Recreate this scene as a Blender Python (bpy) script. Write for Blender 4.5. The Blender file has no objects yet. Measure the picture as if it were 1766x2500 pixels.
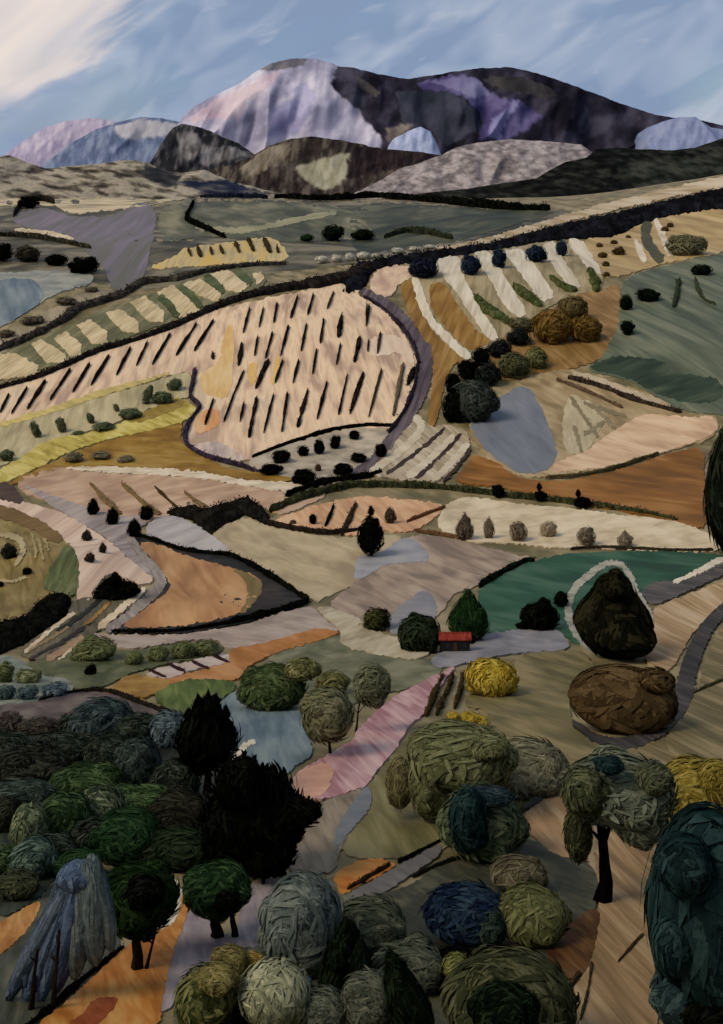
import bpy, math, random
import numpy as np
from mathutils import Vector
from mathutils.geometry import delaunay_2d_cdt

# ------------------------------------------------------------------ camera, sky, sun, exposure
SC = bpy.context.scene
COL = SC.collection
ZC = 105.0                       # eye height above the valley datum
FPX = 883.0 / math.tan(math.radians(20.0))
VH = 327.0                       # eye level
cam = bpy.data.cameras.new('camera')
cam.sensor_fit = 'HORIZONTAL'
cam.angle = math.radians(40.0)
cam.shift_y = -(1250.0 - VH) / 1766.0
cam.clip_start = 0.5
cam.clip_end = 40000
camo = bpy.data.objects.new('camera', cam)
camo.location = (0, 0, ZC)
camo.rotation_euler = (math.radians(90), 0, 0)
COL.objects.link(camo)
SC.camera = camo

SUN_EL, SUN_AZ = math.radians(48), math.radians(-118)     # azimuth clockwise from +y: behind-left of the viewer
world = bpy.data.worlds.new('World')
SC.world = world
world.use_nodes = True
def build_world():
    nt = world.node_tree; nt.nodes.clear(); N = nt.nodes.new; L = nt.links.new
    out = N('ShaderNodeOutputWorld'); bg = N('ShaderNodeBackground'); bg.inputs['Strength'].default_value = 0.1
    L(bg.outputs[0], out.inputs[0])
    sky = N('ShaderNodeTexSky'); sky.sky_type = 'NISHITA'; sky.sun_disc = False
    sky.sun_elevation = SUN_EL; sky.sun_rotation = SUN_AZ % (2 * math.pi)
    sky.air_density = 1.0; sky.dust_density = 0.3; sky.ozone_density = 2.0
    tint = N('ShaderNodeMix'); tint.data_type = 'RGBA'; tint.blend_type = 'MULTIPLY'; tint.inputs[0].default_value = 1
    tint.inputs[7].default_value = (0.62, 0.72, 0.84, 1); L(sky.outputs[0], tint.inputs[6])
    tc = N('ShaderNodeTexCoord')
    def noise(rot, sc, detail, dist, w=0.0):
        m1 = N('ShaderNodeMapping'); m1.inputs['Rotation'].default_value = (0, rot, 0); m1.inputs['Location'].default_value = (w, w, w)
        m2 = N('ShaderNodeMapping'); m2.inputs['Scale'].default_value = sc
        n = N('ShaderNodeTexNoise'); n.inputs['Scale'].default_value = 1; n.inputs['Detail'].default_value = detail
        n.inputs['Roughness'].default_value = 0.6; n.inputs['Distortion'].default_value = dist
        L(tc.outputs['Generated'], m1.inputs[0]); L(m1.outputs[0], m2.inputs[0]); L(m2.outputs[0], n.inputs['Vector'])
        return n
    def ramp(src, a, b, ca, cb):
        r = N('ShaderNodeValToRGB'); e = r.color_ramp.elements
        e[0].position, e[1].position = a, b; e[0].color, e[1].color = ca, cb
        L(src, r.inputs[0]); return r.outputs[0]
    def mix(f, a, b):
        m = N('ShaderNodeMix'); m.data_type = 'RGBA'
        L(f, m.inputs[0]) if not isinstance(f, float) else setattr(m.inputs[0], 'default_value', f)
        L(a, m.inputs[6])
        if isinstance(b, tuple): m.inputs[7].default_value = b
        else: L(b, m.inputs[7])
        return m.outputs[2]
    W, B = (1, 1, 1, 1), (0, 0, 0, 1)
    # blue that varies from one wide brush sweep to the next
    n1 = noise(math.radians(28), (4.5, 4.5, 11), 2, 0.5)
    c = mix(ramp(n1.outputs[0], .18, .5, (.35, .35, .35, 1), W), tint.outputs[2], (2.35, 3.2, 4.75, 1))
    # thin pale cloud streaks
    n2 = noise(math.radians(34), (8, 8, 20), 2.2, 0.7, 3.1)
    c = mix(ramp(n2.outputs[0], .44, .72, B, (.6, .6, .6, 1)), c, (5.6, 6.0, 7.0, 1))
    n3 = noise(math.radians(14), (20, 20, 60), 2, 0.4, 7.7)
    c = mix(ramp(n3.outputs[0], .62, .80, B, (.3, .3, .3, 1)), c, (6.2, 6.3, 6.9, 1))
    # big cream cloud bank to the left
    sep = N('ShaderNodeSeparateXYZ'); L(tc.outputs['Generated'], sep.inputs[0])
    n4 = noise(math.radians(30), (5, 5, 16), 4, 0.4, 1.3)
    def math_(op, a, b):
        m = N('ShaderNodeMath'); m.operation = op
        for i, v in enumerate((a, b)):
            if isinstance(v, (int, float)): m.inputs[i].default_value = v
            else: L(v, m.inputs[i])
        return m.outputs[0]
    # mask = -x*0.55 + z*0.85 + noise
    s = math_('ADD', math_('MULTIPLY', sep.outputs[0], -0.62), math_('MULTIPLY', sep.outputs[2], 0.62))
    s = math_('ADD', s, math_('MULTIPLY', math_('SUBTRACT', n4.outputs[0], 0.5), 0.10))
    front = math_('GREATER_THAN', sep.outputs[1], 0.0)
    band = N('ShaderNodeMapRange'); band.interpolation_type = 'SMOOTHSTEP'
    band.inputs[1].default_value = 0.198; band.inputs[2].default_value = 0.222
    L(s, band.inputs[0])
    up = N('ShaderNodeMapRange'); up.interpolation_type = 'SMOOTHSTEP'; up.inputs[1].default_value = 0.015; up.inputs[2].default_value = 0.05
    L(sep.outputs[2], up.inputs[0])
    top = N('ShaderNodeMapRange'); top.interpolation_type = 'SMOOTHSTEP'; top.inputs[1].default_value = 0.45; top.inputs[2].default_value = 0.25
    top.inputs[3].default_value = 0; top.inputs[4].default_value = 1
    L(sep.outputs[2], top.inputs[0])
    f = math_('MULTIPLY', math_('MULTIPLY', band.outputs[0], up.outputs[0]), math_('MULTIPLY', top.outputs[0], front))
    n5 = noise(math.radians(38), (8, 8, 24), 2, 0.5, 5.2)
    cream = mix(ramp(n5.outputs[0], .30, .55, (.62, .62, .62, 1), W), c, (8.2, 7.2, 6.7, 1))
    c = mix(f, c, cream)
    L(c, bg.inputs[0])
build_world()
sun = bpy.data.lights.new('sun', 'SUN')
sun.energy = 2.4
sun.angle = math.radians(26)
sun.color = (1.0, 0.90, 0.76)
suno = bpy.data.objects.new('sun', sun)
_d = Vector((math.sin(SUN_AZ) * math.cos(SUN_EL), math.cos(SUN_AZ) * math.cos(SUN_EL), math.sin(SUN_EL)))
suno.rotation_euler = _d.to_track_quat('Z', 'Y').to_euler()
suno.location = (-60, -40, 220)
COL.objects.link(suno)
SC.view_settings.view_transform = 'Standard'
SC.view_settings.look = 'None'
SC.view_settings.exposure = 0.0
SC.view_settings.gamma = 1.0
SC.view_settings.use_curve_mapping = False
SC.cycles.max_bounces = 4
SC.cycles.diffuse_bounces = 2
SC.cycles.glossy_bounces = 2
SC.cycles.transparent_max_bounces = 4

# ------------------------------------------------------------------ helpers
RNG = np.random.default_rng(7)
random.seed(7)
S = 900.0 / 1622.0
TO = {0: (0, 0), 1: (866, 0), 2: (0, 400), 3: (866, 400), 4: (0, 800), 5: (866, 800), 6: (0, 1200), 7: (866, 1200),
      8: (0, 1600), 9: (866, 1600), 10: (0, 2000), 11: (866, 2000)}
def P(s):
    """'4: 10,20 30,40; 5: 1,2' -> sightings on the survey sheet (sheet number: points)"""
    out = []
    for seg in s.split(';'):
        k, pts = seg.split(':')
        ox, oy = TO[int(k)]
        for p in pts.split():
            x, y = p.split(',')
            out.append((ox + float(x) * S, oy + float(y) * S))
    return np.array(out)

def lin(c):
    c = np.asarray(c, float) / 255.0
    return np.where(c <= 0.04045, c / 12.92, ((c + 0.055) / 1.055) ** 2.4)
EXPO = np.array([1.09, 1.0, 0.85])       # pigment seen under a bluish sky: undo the cast
def L3(c):
    return np.clip(lin(c) * EXPO, 0.0012, 0.85)

def _hash(ix, iy, seed):
    h = np.sin(ix * 127.1 + iy * 311.7 + seed * 74.7) * 43758.5453
    return h - np.floor(h)
def vnoise(x, y, seed=0):
    x = np.asarray(x, float); y = np.asarray(y, float)
    ix, iy = np.floor(x), np.floor(y); fx, fy = x - ix, y - iy
    fx = fx * fx * (3 - 2 * fx); fy = fy * fy * (3 - 2 * fy)
    a, b = _hash(ix, iy, seed), _hash(ix + 1, iy, seed)
    c, d = _hash(ix, iy + 1, seed), _hash(ix + 1, iy + 1, seed)
    return (a * (1 - fx) + b * fx) * (1 - fy) + (c * (1 - fx) + d * fx) * fy
def fbm(x, y, seed=0, oct=4):
    s, a, t = 0, 0.5, 0
    for i in range(oct):
        s = s + a * vnoise(np.asarray(x) * 2 ** i, np.asarray(y) * 2 ** i, seed + i * 13); t += a; a *= 0.55
    return s / t

# terrain: the hillside under the viewer falls to a valley floor and rises again to the vineyard slope
_tab = [(2500, 38), (2180, 55), (1850, 85), (1570, 150), (1350, 220), (1130, 310), (915, 400), (700, 520), (590, 680), (491, 950)]
_ty = [-80, 0] + [d for v, d in _tab] + [1250, 1800, 2600, 5000, 14000]
_tz = [-1.5, -15] + [-(v - VH) / FPX * d for v, d in _tab] + [-86, -135, -205, -400, -1000]
_ty, _tz = np.array(_ty, float), np.array(_tz, float)
_m = np.zeros(len(_ty)); _dd = np.diff(_tz) / np.diff(_ty)
_m[1:-1] = (_dd[:-1] * np.diff(_ty)[1:] + _dd[1:] * np.diff(_ty)[:-1]) / (np.diff(_ty)[1:] + np.diff(_ty)[:-1]); _m[0] = _dd[0]; _m[-1] = _dd[-1]
def prof(y):
    y = np.clip(y, _ty[0], _ty[-1]); i = np.clip(np.searchsorted(_ty, y) - 1, 0, len(_ty) - 2)
    h = _ty[i + 1] - _ty[i]; t = (y - _ty[i]) / h
    return ((2 * t ** 3 - 3 * t ** 2 + 1) * _tz[i] + (t ** 3 - 2 * t ** 2 + t) * h * _m[i]
            + (-2 * t ** 3 + 3 * t ** 2) * _tz[i + 1] + (t ** 3 - t ** 2) * h * _m[i + 1])
MOUNDS = [(-62, 205, 16, 14, 4.0), (-22, 63, 12, 8, 1.6), (150, 420, 40, 45, 7.0), (-5, 445, 45, 55, 4.0), (70, 190, 20, 18, 2.5),
          (-120, 640, 70, 60, 5.0), (60, 560, 50, 40, 4.0), (-20, 168, 18, 12, 2.0), (20, 72, 9, 7, 0.8), (440, 960, 150, 230, 34)]
def H(x, y):
    x = np.asarray(x, float); y = np.asarray(y, float)
    z = ZC + prof(y)
    s = np.clip(y / 300.0, 0.12, 1.6)
    z = z + s * (0.55 * np.sin(x / 31.0 + 1.1) * np.sin(y / 43.0 + 0.4) + 0.45 * np.sin(x / 17.0 + y / 29.0))
    for mx, my, sx, sy, a in MOUNDS:
        z = z + a * np.exp(-((x - mx) / sx) ** 2 - ((y - my) / sy) ** 2)
    return z
_ys = np.geomspace(16, 9000, 1100)
def ground(uv):
    """where the sight line of a survey point meets the hillside"""
    uv = np.atleast_2d(np.asarray(uv, float)); out = np.zeros((len(uv), 3))
    for a in range(0, len(uv), 4000):
        q = uv[a:a + 4000]; kx = (q[:, 0] - 883) / FPX; kz = (VH - q[:, 1]) / FPX
        Y = _ys[None, :]
        below = (ZC + kz[:, None] * Y) <= H(kx[:, None] * Y, Y)
        i = np.argmax(below, 1); hit = below.any(1) & (_ys[i] < 1150)
        near = (_ys > 600) & (_ys < 1100)
        gap = ((ZC + kz[:, None] * Y) - H(kx[:, None] * Y, Y)) / Y; gap[:, ~near] = 1e9      # a line that clears the ridge is taken at the ridge
        i = np.where(hit, np.maximum(i, 1), np.argmin(gap, 1))
        lo, hi = _ys[i - 1].copy(), _ys[i].copy()
        for _ in range(22):
            mid = (lo + hi) / 2; b = (ZC + kz * mid) <= H(kx * mid, mid)
            hi = np.where(b, mid, hi); lo = np.where(b, lo, mid)
        out[a:a + 4000] = np.stack([kx * hi, hi, H(kx * hi, hi)], 1)
    return out
def mpp(y):
    return y / FPX

def mesh_obj(name, verts, faces, mat, parent=None, col=None, loc=None, smooth=False):
    me = bpy.data.meshes.new(name)
    v = np.asarray(verts, float)
    if loc is not None: v = v - np.asarray(loc)
    me.from_pydata(v.tolist(), [], [list(map(int, f)) for f in faces] if not isinstance(faces, np.ndarray) else faces.tolist())
    if col is not None:
        at = me.color_attributes.new('Col', 'FLOAT_COLOR', 'POINT')
        c4 = np.ones((len(v), 4), np.float32); c4[:, :3] = col
        at.data.foreach_set('color', c4.ravel())
    if smooth: me.polygons.foreach_set('use_smooth', np.ones(len(me.polygons), bool))
    me.materials.append(mat)
    o = bpy.data.objects.new(name, me); COL.objects.link(o)
    if parent is not None: o.parent = parent
    if loc is not None and parent is None: o.location = loc
    return o
def empty(name, loc):
    o = bpy.data.objects.new(name, None); o.empty_display_size = 0.5; COL.objects.link(o); o.location = loc; return o
def tag(o, label, cat=None, group=None, kind=None):
    if label: o['label'] = label
    if cat: o['category'] = cat
    if group: o['group'] = group
    if kind: o['kind'] = kind
    return o

# ------------------------------------------------------------------ materials
def new_mat(name, rough=0.65):
    m = bpy.data.materials.new(name); m.use_nodes = True
    nt = m.node_tree; b = nt.nodes['Principled BSDF']
    b.inputs['Roughness'].default_value = rough
    b.inputs['Specular IOR Level'].default_value = 0.12
    return m, nt, b
def attr_mat(name, scale, bump, rough=0.65, var=0.25, stretch=(1, 1, 1)):
    """pigment comes from the piece itself; the nodes add bristle grain and relief"""
    m, nt, b = new_mat(name, rough); N, L = nt.nodes.new, nt.links.new
    b.inputs['Specular IOR Level'].default_value = 0.0
    at = N('ShaderNodeAttribute'); at.attribute_name = 'Col'
    tc = N('ShaderNodeTexCoord'); mp = N('ShaderNodeMapping'); mp.inputs['Scale'].default_value = [scale * s for s in stretch]
    n = N('ShaderNodeTexNoise'); n.inputs['Scale'].default_value = 1; n.inputs['Detail'].default_value = 4; n.inputs['Roughness'].default_value = 0.65
    L(tc.outputs['Object'], mp.inputs[0]); L(mp.outputs[0], n.inputs['Vector'])
    mr = N('ShaderNodeMapRange'); mr.inputs[1].default_value = .3; mr.inputs[2].default_value = .7
    mr.inputs[3].default_value = 1 - var; mr.inputs[4].default_value = 1 + var; L(n.outputs[0], mr.inputs[0])
    mx = N('ShaderNodeMix'); mx.data_type = 'RGBA'; mx.blend_type = 'MULTIPLY'; mx.inputs[0].default_value = 1
    L(at.outputs['Color'], mx.inputs[6]); L(mr.outputs[0], mx.inputs[7]); L(mx.outputs[2], b.inputs['Base Color'])
    bp = N('ShaderNodeBump'); bp.inputs['Strength'].default_value = bump; bp.inputs['Distance'].default_value = 0.6 / scale
    L(n.outputs[0], bp.inputs['Height']); L(bp.outputs[0], b.inputs['Normal'])
    return m
def paint(name, cols, mx_, my_, L_=60, W_=14, ang=0.0, contrast=1.0, bump=0.55):
    """earth or crop laid in long strokes: palette by stroke noise, bristle grain, relief. mx_, my_: metres per unit along and across"""
    m, nt, b = new_mat(name, 0.62); N, L = nt.nodes.new, nt.links.new
    tc = N('ShaderNodeTexCoord')
    m1 = N('ShaderNodeMapping'); m1.inputs['Scale'].default_value = (1 / mx_, 1 / my_, 0); m1.inputs['Rotation'].default_value = (0, 0, math.radians(ang))
    m1.inputs['Location'].default_value = (random.uniform(0, 900), random.uniform(0, 900), 0)
    L(tc.outputs['Object'], m1.inputs[0])
    def nz(l, w, det, dis):
        mp = N('ShaderNodeMapping'); mp.inputs['Scale'].default_value = (1 / l, 1 / w, 1); L(m1.outputs[0], mp.inputs[0])
        n = N('ShaderNodeTexNoise'); n.inputs['Scale'].default_value = 1; n.inputs['Detail'].default_value = det
        n.inputs['Roughness'].default_value = 0.6; n.inputs['Distortion'].default_value = dis
        L(mp.outputs[0], n.inputs['Vector']); return n.outputs[0]
    a, c, g = nz(L_ * 1.3, W_ * 1.15, 2, 0.5), nz(L_ * 2.0, W_ * 5, 2, 0.8), nz(L_ * 0.9, W_ * 0.3, 2, 0.5)
    f = N('ShaderNodeMix'); f.inputs[0].default_value = 0.5; L(a, f.inputs[2]); L(c, f.inputs[3])
    r = N('ShaderNodeValToRGB'); e = r.color_ramp.elements
    n = len(cols); lo, hi = 0.5 - 0.11 / contrast, 0.5 + 0.11 / contrast
    while len(e) < n: e.new(0.5)
    for i, cc in enumerate(cols):
        e[i].position = lo + (hi - lo) * i / max(1, n - 1); e[i].color = (*L3(cc), 1)
    L(f.outputs[0], r.inputs[0])
    mr = N('ShaderNodeMapRange'); mr.inputs[1].default_value = .3; mr.inputs[2].default_value = .7
    mr.inputs[3].default_value = 0.96; mr.inputs[4].default_value = 1.04; L(g, mr.inputs[0])
    mu = N('ShaderNodeMix'); mu.data_type = 'RGBA'; mu.blend_type = 'MULTIPLY'; mu.inputs[0].default_value = 1
    L(r.outputs[0], mu.inputs[6]); L(mr.outputs[0], mu.inputs[7]); L(mu.outputs[2], b.inputs['Base Color'])
    ad = N('ShaderNodeMath'); ad.operation = 'ADD'; L(a, ad.inputs[0]); gs = N('ShaderNodeMath'); gs.operation = 'MULTIPLY'; gs.inputs[1].default_value = .35; L(g, gs.inputs[0]); L(gs.outputs[0], ad.inputs[1])
    bp = N('ShaderNodeBump'); bp.inputs['Strength'].default_value = bump; bp.inputs['Distance'].default_value = W_ * mx_ * 0.22
    L(ad.outputs[0], bp.inputs['Height']); L(bp.outputs[0], b.inputs['Normal'])
    return m
FOL_NEAR = attr_mat('foliage_near', 3.0, 0.35, 0.6, 0.3)
FOL_FAR = attr_mat('foliage_far', 1.0, 0.3, 0.7, 0.25)
BARK = attr_mat('bark', 4.0, 0.6, 0.8, 0.35, (1, 1, 0.25))
ROCK = attr_mat('rock', 0.012, 0.12, 0.85, 0.08, (1, 1, 0.35))

# ------------------------------------------------------------------ builders
def resample(p, step, closed):
    q = np.vstack([p, p[:1]]) if closed else p
    out = []
    for a, b in zip(q[:-1], q[1:]):
        n = max(1, int(round(np.hypot(*(b - a)) / step)))
        for i in range(n): out.append(a + (b - a) * i / n)
    if not closed: out.append(q[-1])
    return np.array(out)
def chaikin(p, closed, it=2):
    for _ in range(it):
        if closed:
            q = np.roll(p, -1, 0); p = np.stack([p * .78 + q * .22, p * .22 + q * .78], 1).reshape(-1, 2)
        else:
            a, b = p[:-1], p[1:]; m = np.stack([a * .78 + b * .22, a * .22 + b * .78], 1).reshape(-1, 2)
            p = np.vstack([p[:1], m[1:-1], p[-1:]])
    return p
_idx = [0]
def sheet(name, label, spec, cols, layer=0, L_=60, W_=14, ang=0, parent=None, kind='structure', grid=13, jag=3.0, soft=2,
          rise=0.0, contrast=1.0, foliage=None, cat=None, bump=0.35, fuzz=0):
    """a plot of ground: its own slab of soil laid over the hillside, ragged edge, skirt all round; rise>0 heaps it up"""
    p = P(spec) if isinstance(spec, str) else np.asarray(spec, float)
    p = chaikin(p, True, soft) if soft else p
    p = resample(p, 7, True)
    p = p + RNG.normal(0, jag * 0.5, p.shape)
    lo, hi = p.min(0), p.max(0)
    gx, gy = np.meshgrid(np.arange(lo[0] + grid / 2, hi[0], grid), np.arange(lo[1] + grid / 2, hi[1], grid * 0.8))
    g = np.stack([gx.ravel(), gy.ravel()], 1); g = g + RNG.uniform(-.25, .25, g.shape) * grid
    # keep inside points away from the rim
    x1, y1 = p[:, 0], p[:, 1]; x2, y2 = np.roll(x1, -1), np.roll(y1, -1)
    ins = np.zeros(len(g), bool); dmin = np.full(len(g), 1e9)
    for a, b, c, d in zip(x1, y1, x2, y2):
        if b != d:
            cr = ((b > g[:, 1]) != (d > g[:, 1])) & (g[:, 0] < (c - a) * (g[:, 1] - b) / (d - b) + a); ins ^= cr
        dmin = np.minimum(dmin, np.hypot(g[:, 0] - a, g[:, 1] - b))
    g, dm = g[ins & (dmin > 4)], dmin[ins & (dmin > 4)]
    n = len(p)
    allp = [Vector(q) for q in np.vstack([p, g])]
    vv, ee, ff, ov, oe, of = delaunay_2d_cdt(allp, [], [list(range(n))], 1, 1e-4)
    vv = np.array([tuple(v) for v in vv])
    w = ground(vv)
    orig = np.array([o[0] if o else -1 for o in ov])
    _idx[0] += 1
    off = w[:, 1] * (0.00035 + 0.0003 * layer + 0.000003 * (_idx[0] % 50))
    base = w[:, 2].copy()
    if rise:
        d = np.zeros(len(vv)); k = orig >= n; d[k] = dm[orig[k] - n]
        ww = np.clip(d / 12.0, 0, 1) ** 0.6
        off = off + rise * mpp(w[:, 1]) * ww * (0.65 + 0.7 * fbm(vv[:, 0] / 16, vv[:, 1] / 16, _idx[0]))
    w[:, 2] += off
    # boundary loop (oriented edges used once) -> skirt
    cnt = {}
    for f in ff:
        for a, b in zip(f, list(f[1:]) + [f[0]]):
            cnt[(a, b)] = 1
    rim = [(a, b) for (a, b) in cnt if (b, a) not in cnt]
    lowid = {}; V = [tuple(q) for q in w]
    for a, b in rim:
        for q in (a, b):
            if q not in lowid:
                lowid[q] = len(V); V.append(tuple(w[q])); V.append((w[q, 0], w[q, 1], base[q] - 0.0008 * w[q, 1]))
    F = [list(f) for f in ff] + [[lowid[b], lowid[a], lowid[a] + 1, lowid[b] + 1] for a, b in rim]
    V = np.array(V); c = w.mean(0)
    if parent is not None: c = np.array(parent.location)
    else: c = np.array([c[0], c[1], float(H(c[0], c[1]))])
    cen = p.mean(0)[None]; q = ground(np.vstack([cen, cen + [[0, -6]]]))
    my_ = max(abs(q[1, 1] - q[0, 1]) / 6, mpp(q[0, 1]))
    if foliage is not None:
        k = fbm(V[:, 0] / (mpp(c[1]) * 14), V[:, 1] / (mpp(c[1]) * 30), _idx[0])
        colr = pal_pick(cols, k)
        o = mesh_obj(name, V, F, foliage, parent, col=colr, loc=c, smooth=False)
    else:
        mat = paint(name + '_paint', cols, mpp(q[0, 1]), my_, L_, W_, ang, contrast, bump)
        o = mesh_obj(name, V, F, mat, parent, loc=c, smooth=True)
    if kind: tag(o, label, kind=kind)
    else: tag(o, label, cat)
    if fuzz:
        ids = RNG.integers(0, len(w), fuzz); pts = w[ids] - (c if parent is None else c)
        m = mpp(c[1])
        fo = strokes_at(pts + RNG.normal(0, 3 * m, pts.shape) * [1, 2, .6], 9 * m, 3 * m, cols, 'leaf_spray', FOL_NEAR if c[1] < 130 else FOL_FAR, o); tag(fo, None, kind='stuff')
    return o
def strip(name, spec, wpx, cols, parent, layer=2, **k):
    """a narrow band along a path; wpx: width"""
    return sheet(name, None, ribbon(P(spec) if isinstance(spec, str) else spec, wpx), cols, layer, parent=parent, kind=None, **k)
def ribbon(p, w):
    p = chaikin(np.asarray(p, float), False, 2); t = np.gradient(p, axis=0); t /= np.linalg.norm(t, axis=1)[:, None] + 1e-9
    nrm = np.stack([-t[:, 1], t[:, 0]], 1); ws = np.interp(np.linspace(0, 1, len(p)), np.linspace(0, 1, len(np.atleast_1d(w))), np.atleast_1d(w))[:, None] / 2
    return np.vstack([p + nrm * ws, (p - nrm * ws)[::-1]])

def pal_pick(cols, t):
    c = np.array([L3(q) for q in cols]); t = np.clip((np.asarray(t) - .28) / .44, 0, 1) * (len(c) - 1)
    i = np.clip(t.astype(int), 0, max(0, len(c) - 2)); f = (t - i)[:, None]
    return c[i] * (1 - f) + c[np.minimum(i + 1, len(c) - 1)] * f
def strokes_at(pts, l, w, cols, name, mat, parent):
    n = len(pts); d = RNG.normal(0, 1, (n, 3)); d[:, 2] = np.abs(d[:, 2]) * 0.8; d /= np.linalg.norm(d, axis=1)[:, None]
    s = np.cross(d, RNG.normal(0, 1, (n, 3))); s /= np.linalg.norm(s, axis=1)[:, None]
    ll = l * RNG.uniform(.5, 1.2, (n, 1)); ww = w * RNG.uniform(.6, 1.2, (n, 1))
    V = np.stack([pts - s * ww * .4, pts + s * ww * .4, pts + d * ll * .6 + s * ww * .5, pts + d * ll * .6 - s * ww * .5, pts + d * ll], 1).reshape(-1, 3)
    b = np.arange(n)[:, None] * 5
    F = [list(q) for q in b + [[0, 1, 2, 3]]] + [list(q) for q in b + [[3, 2, 4]]]
    col = np.repeat(pal_pick(cols, RNG.uniform(.2, .8, n)), 5, 0)
    return mesh_obj(name, V, F, mat, parent, col=col)

# icosphere template
def _ico(sub):
    import bmesh
    bm = bmesh.new(); bmesh.ops.create_icosphere(bm, subdivisions=sub, radius=1)
    v = np.array([tuple(q.co) for q in bm.verts]); f = np.array([[q.index for q in x.verts] for x in bm.faces]); bm.free(); return v, f
ICO = {2: _ico(2), 3: _ico(3), 4: _ico(4)}

LEAF = 0.9
def prof_r(shape, z):
    """horizontal girth of a crown at height z in -1..1"""
    if shape == 'cypress': return np.interp(z, [-1, -.75, -.35, 0, .4, .75, 1], [.72, 1.12, 1.2, 1.1, .95, .7, .45])
    if shape == 'pear': return np.interp(z, [-1, -.6, -.2, .2, .45, .7, 1], [1.0, 1.08, 1.12, .95, .74, .72, .95])
    if shape == 'cone': return np.interp(z, [-1, -.6, 0, .5, 1], [1.25, 1.3, .95, .65, .35])
    if shape == 'flat': return np.interp(z, [-1, -.3, .4, 1], [.6, .95, 1.15, 1.2])
    if shape == 'drop': return np.interp(z, [-1, -.5, 0, .4, .8, 1], [.95, 1.2, 1.05, .7, .4, .3])
    return np.ones_like(z)
def lobe(c, ax, shape, n, cols, seed, swirl, sl, sw, shag, out, tilt=0.0):
    """one mass of foliage: knobbly heart plus curved brush-shaped leaf sprays wrapped round it"""
    V, F, Cc, base = out
    iv, if_ = ICO[3 if n > 120 else 2]
    k = 0.80 + 0.16 * (fbm(iv[:, 0] * 2.2 + seed, iv[:, 2] * 2.2 + iv[:, 1] * 1.7, seed, 3) - .5) * 2 * shag
    q = iv * k[:, None]; pr = prof_r(shape, iv[:, 2]); q = q * np.stack([pr, pr, np.ones_like(pr)], 1)
    q = q * ax; q[:, 0] += tilt * q[:, 2]
    V.append(q + c); F.append(('t', if_ + base[0]))
    Cc.append(pal_pick(cols, fbm(iv[:, 0] * 3 + seed, iv[:, 2] * 3 + iv[:, 1], seed + 5) * .8 + .05) * LEAF); base[0] += len(q)
    if n == 0: return
    d = RNG.normal(0, 1, (n, 3)); d /= np.linalg.norm(d, axis=1)[:, None]
    d[:, 1] = np.where(RNG.random(n) < .35, -np.abs(d[:, 1]), d[:, 1])
    axis = np.array([0, -1, 0.25]) if swirl else np.array([0, 0, 1.0])
    t = np.cross(np.broadcast_to(axis, d.shape), d) if swirl else np.cross(d, np.cross(np.broadcast_to(axis, d.shape), d))
    t = t + RNG.normal(0, .38, t.shape); t -= d * (t * d).sum(1)[:, None]; t /= np.linalg.norm(t, axis=1)[:, None] + 1e-6
    s = np.cross(d, t)
    Ls = sl * RNG.uniform(.55, 1.3, n); Ws = sw * RNG.uniform(.6, 1.3, n); r0 = RNG.uniform(.84, 1.05, n)
    lift = np.where(RNG.random(n) < .22, RNG.uniform(.04, .2, n), RNG.uniform(-.05, .06, n)) * shag
    ks = np.linspace(-1, 1, 5); wk = np.array([.3, .85, 1, .8, .1])
    pts = []
    for kk, wv in zip(ks, wk):
        dr = d + t * (kk * Ls)[:, None]; dr /= np.linalg.norm(dr, axis=1)[:, None]
        rr = r0 + lift * (kk + 1) / 2
        for sg in (-1, 1):
            e = dr + s * (sg * Ws * wv)[:, None]; pr = prof_r(shape, np.clip(e[:, 2], -1, 1))
            e = e * rr[:, None] * np.stack([pr, pr, np.ones_like(pr)], 1) * ax
            e[:, 0] += tilt * e[:, 2]
            pts.append(e + c)
    pts = np.stack(pts, 1).reshape(-1, 3)
    b = np.arange(n)[:, None] * 10 + base[0]
    for i in range(4): F.append(('q', b + np.array([[2 * i, 2 * i + 1, 2 * i + 3, 2 * i + 2]])))
    V.append(pts)
    kcol = np.clip(.55 * fbm(d[:, 0] * 2 + seed, d[:, 2] * 2 + d[:, 1], seed + 9) + .45 * RNG.random(n), 0, 1)
    Cc.append(np.repeat(pal_pick(cols, kcol) * LEAF, 10, 0)); base[0] += len(pts)
def tube(pts, rad, sides=7):
    pts = np.asarray(pts, float); V, F = [], []
    for i, (p, r) in enumerate(zip(pts, rad)):
        for j in range(sides):
            a = 2 * math.pi * j / sides; k = 1 + 0.18 * math.sin(3 * a + i * 1.7)
            V.append((p[0] + r * k * math.cos(a), p[1] + r * k * math.sin(a), p[2]))
    for i in range(len(pts) - 1):
        for j in range(sides):
            a, b = i * sides + j, i * sides + (j + 1) % sides; F.append([a, b, b + sides, a + sides])
    F.append(list(range(sides))[::-1]); F.append([len(V) - sides + j for j in range(sides)])
    return V, F
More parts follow.
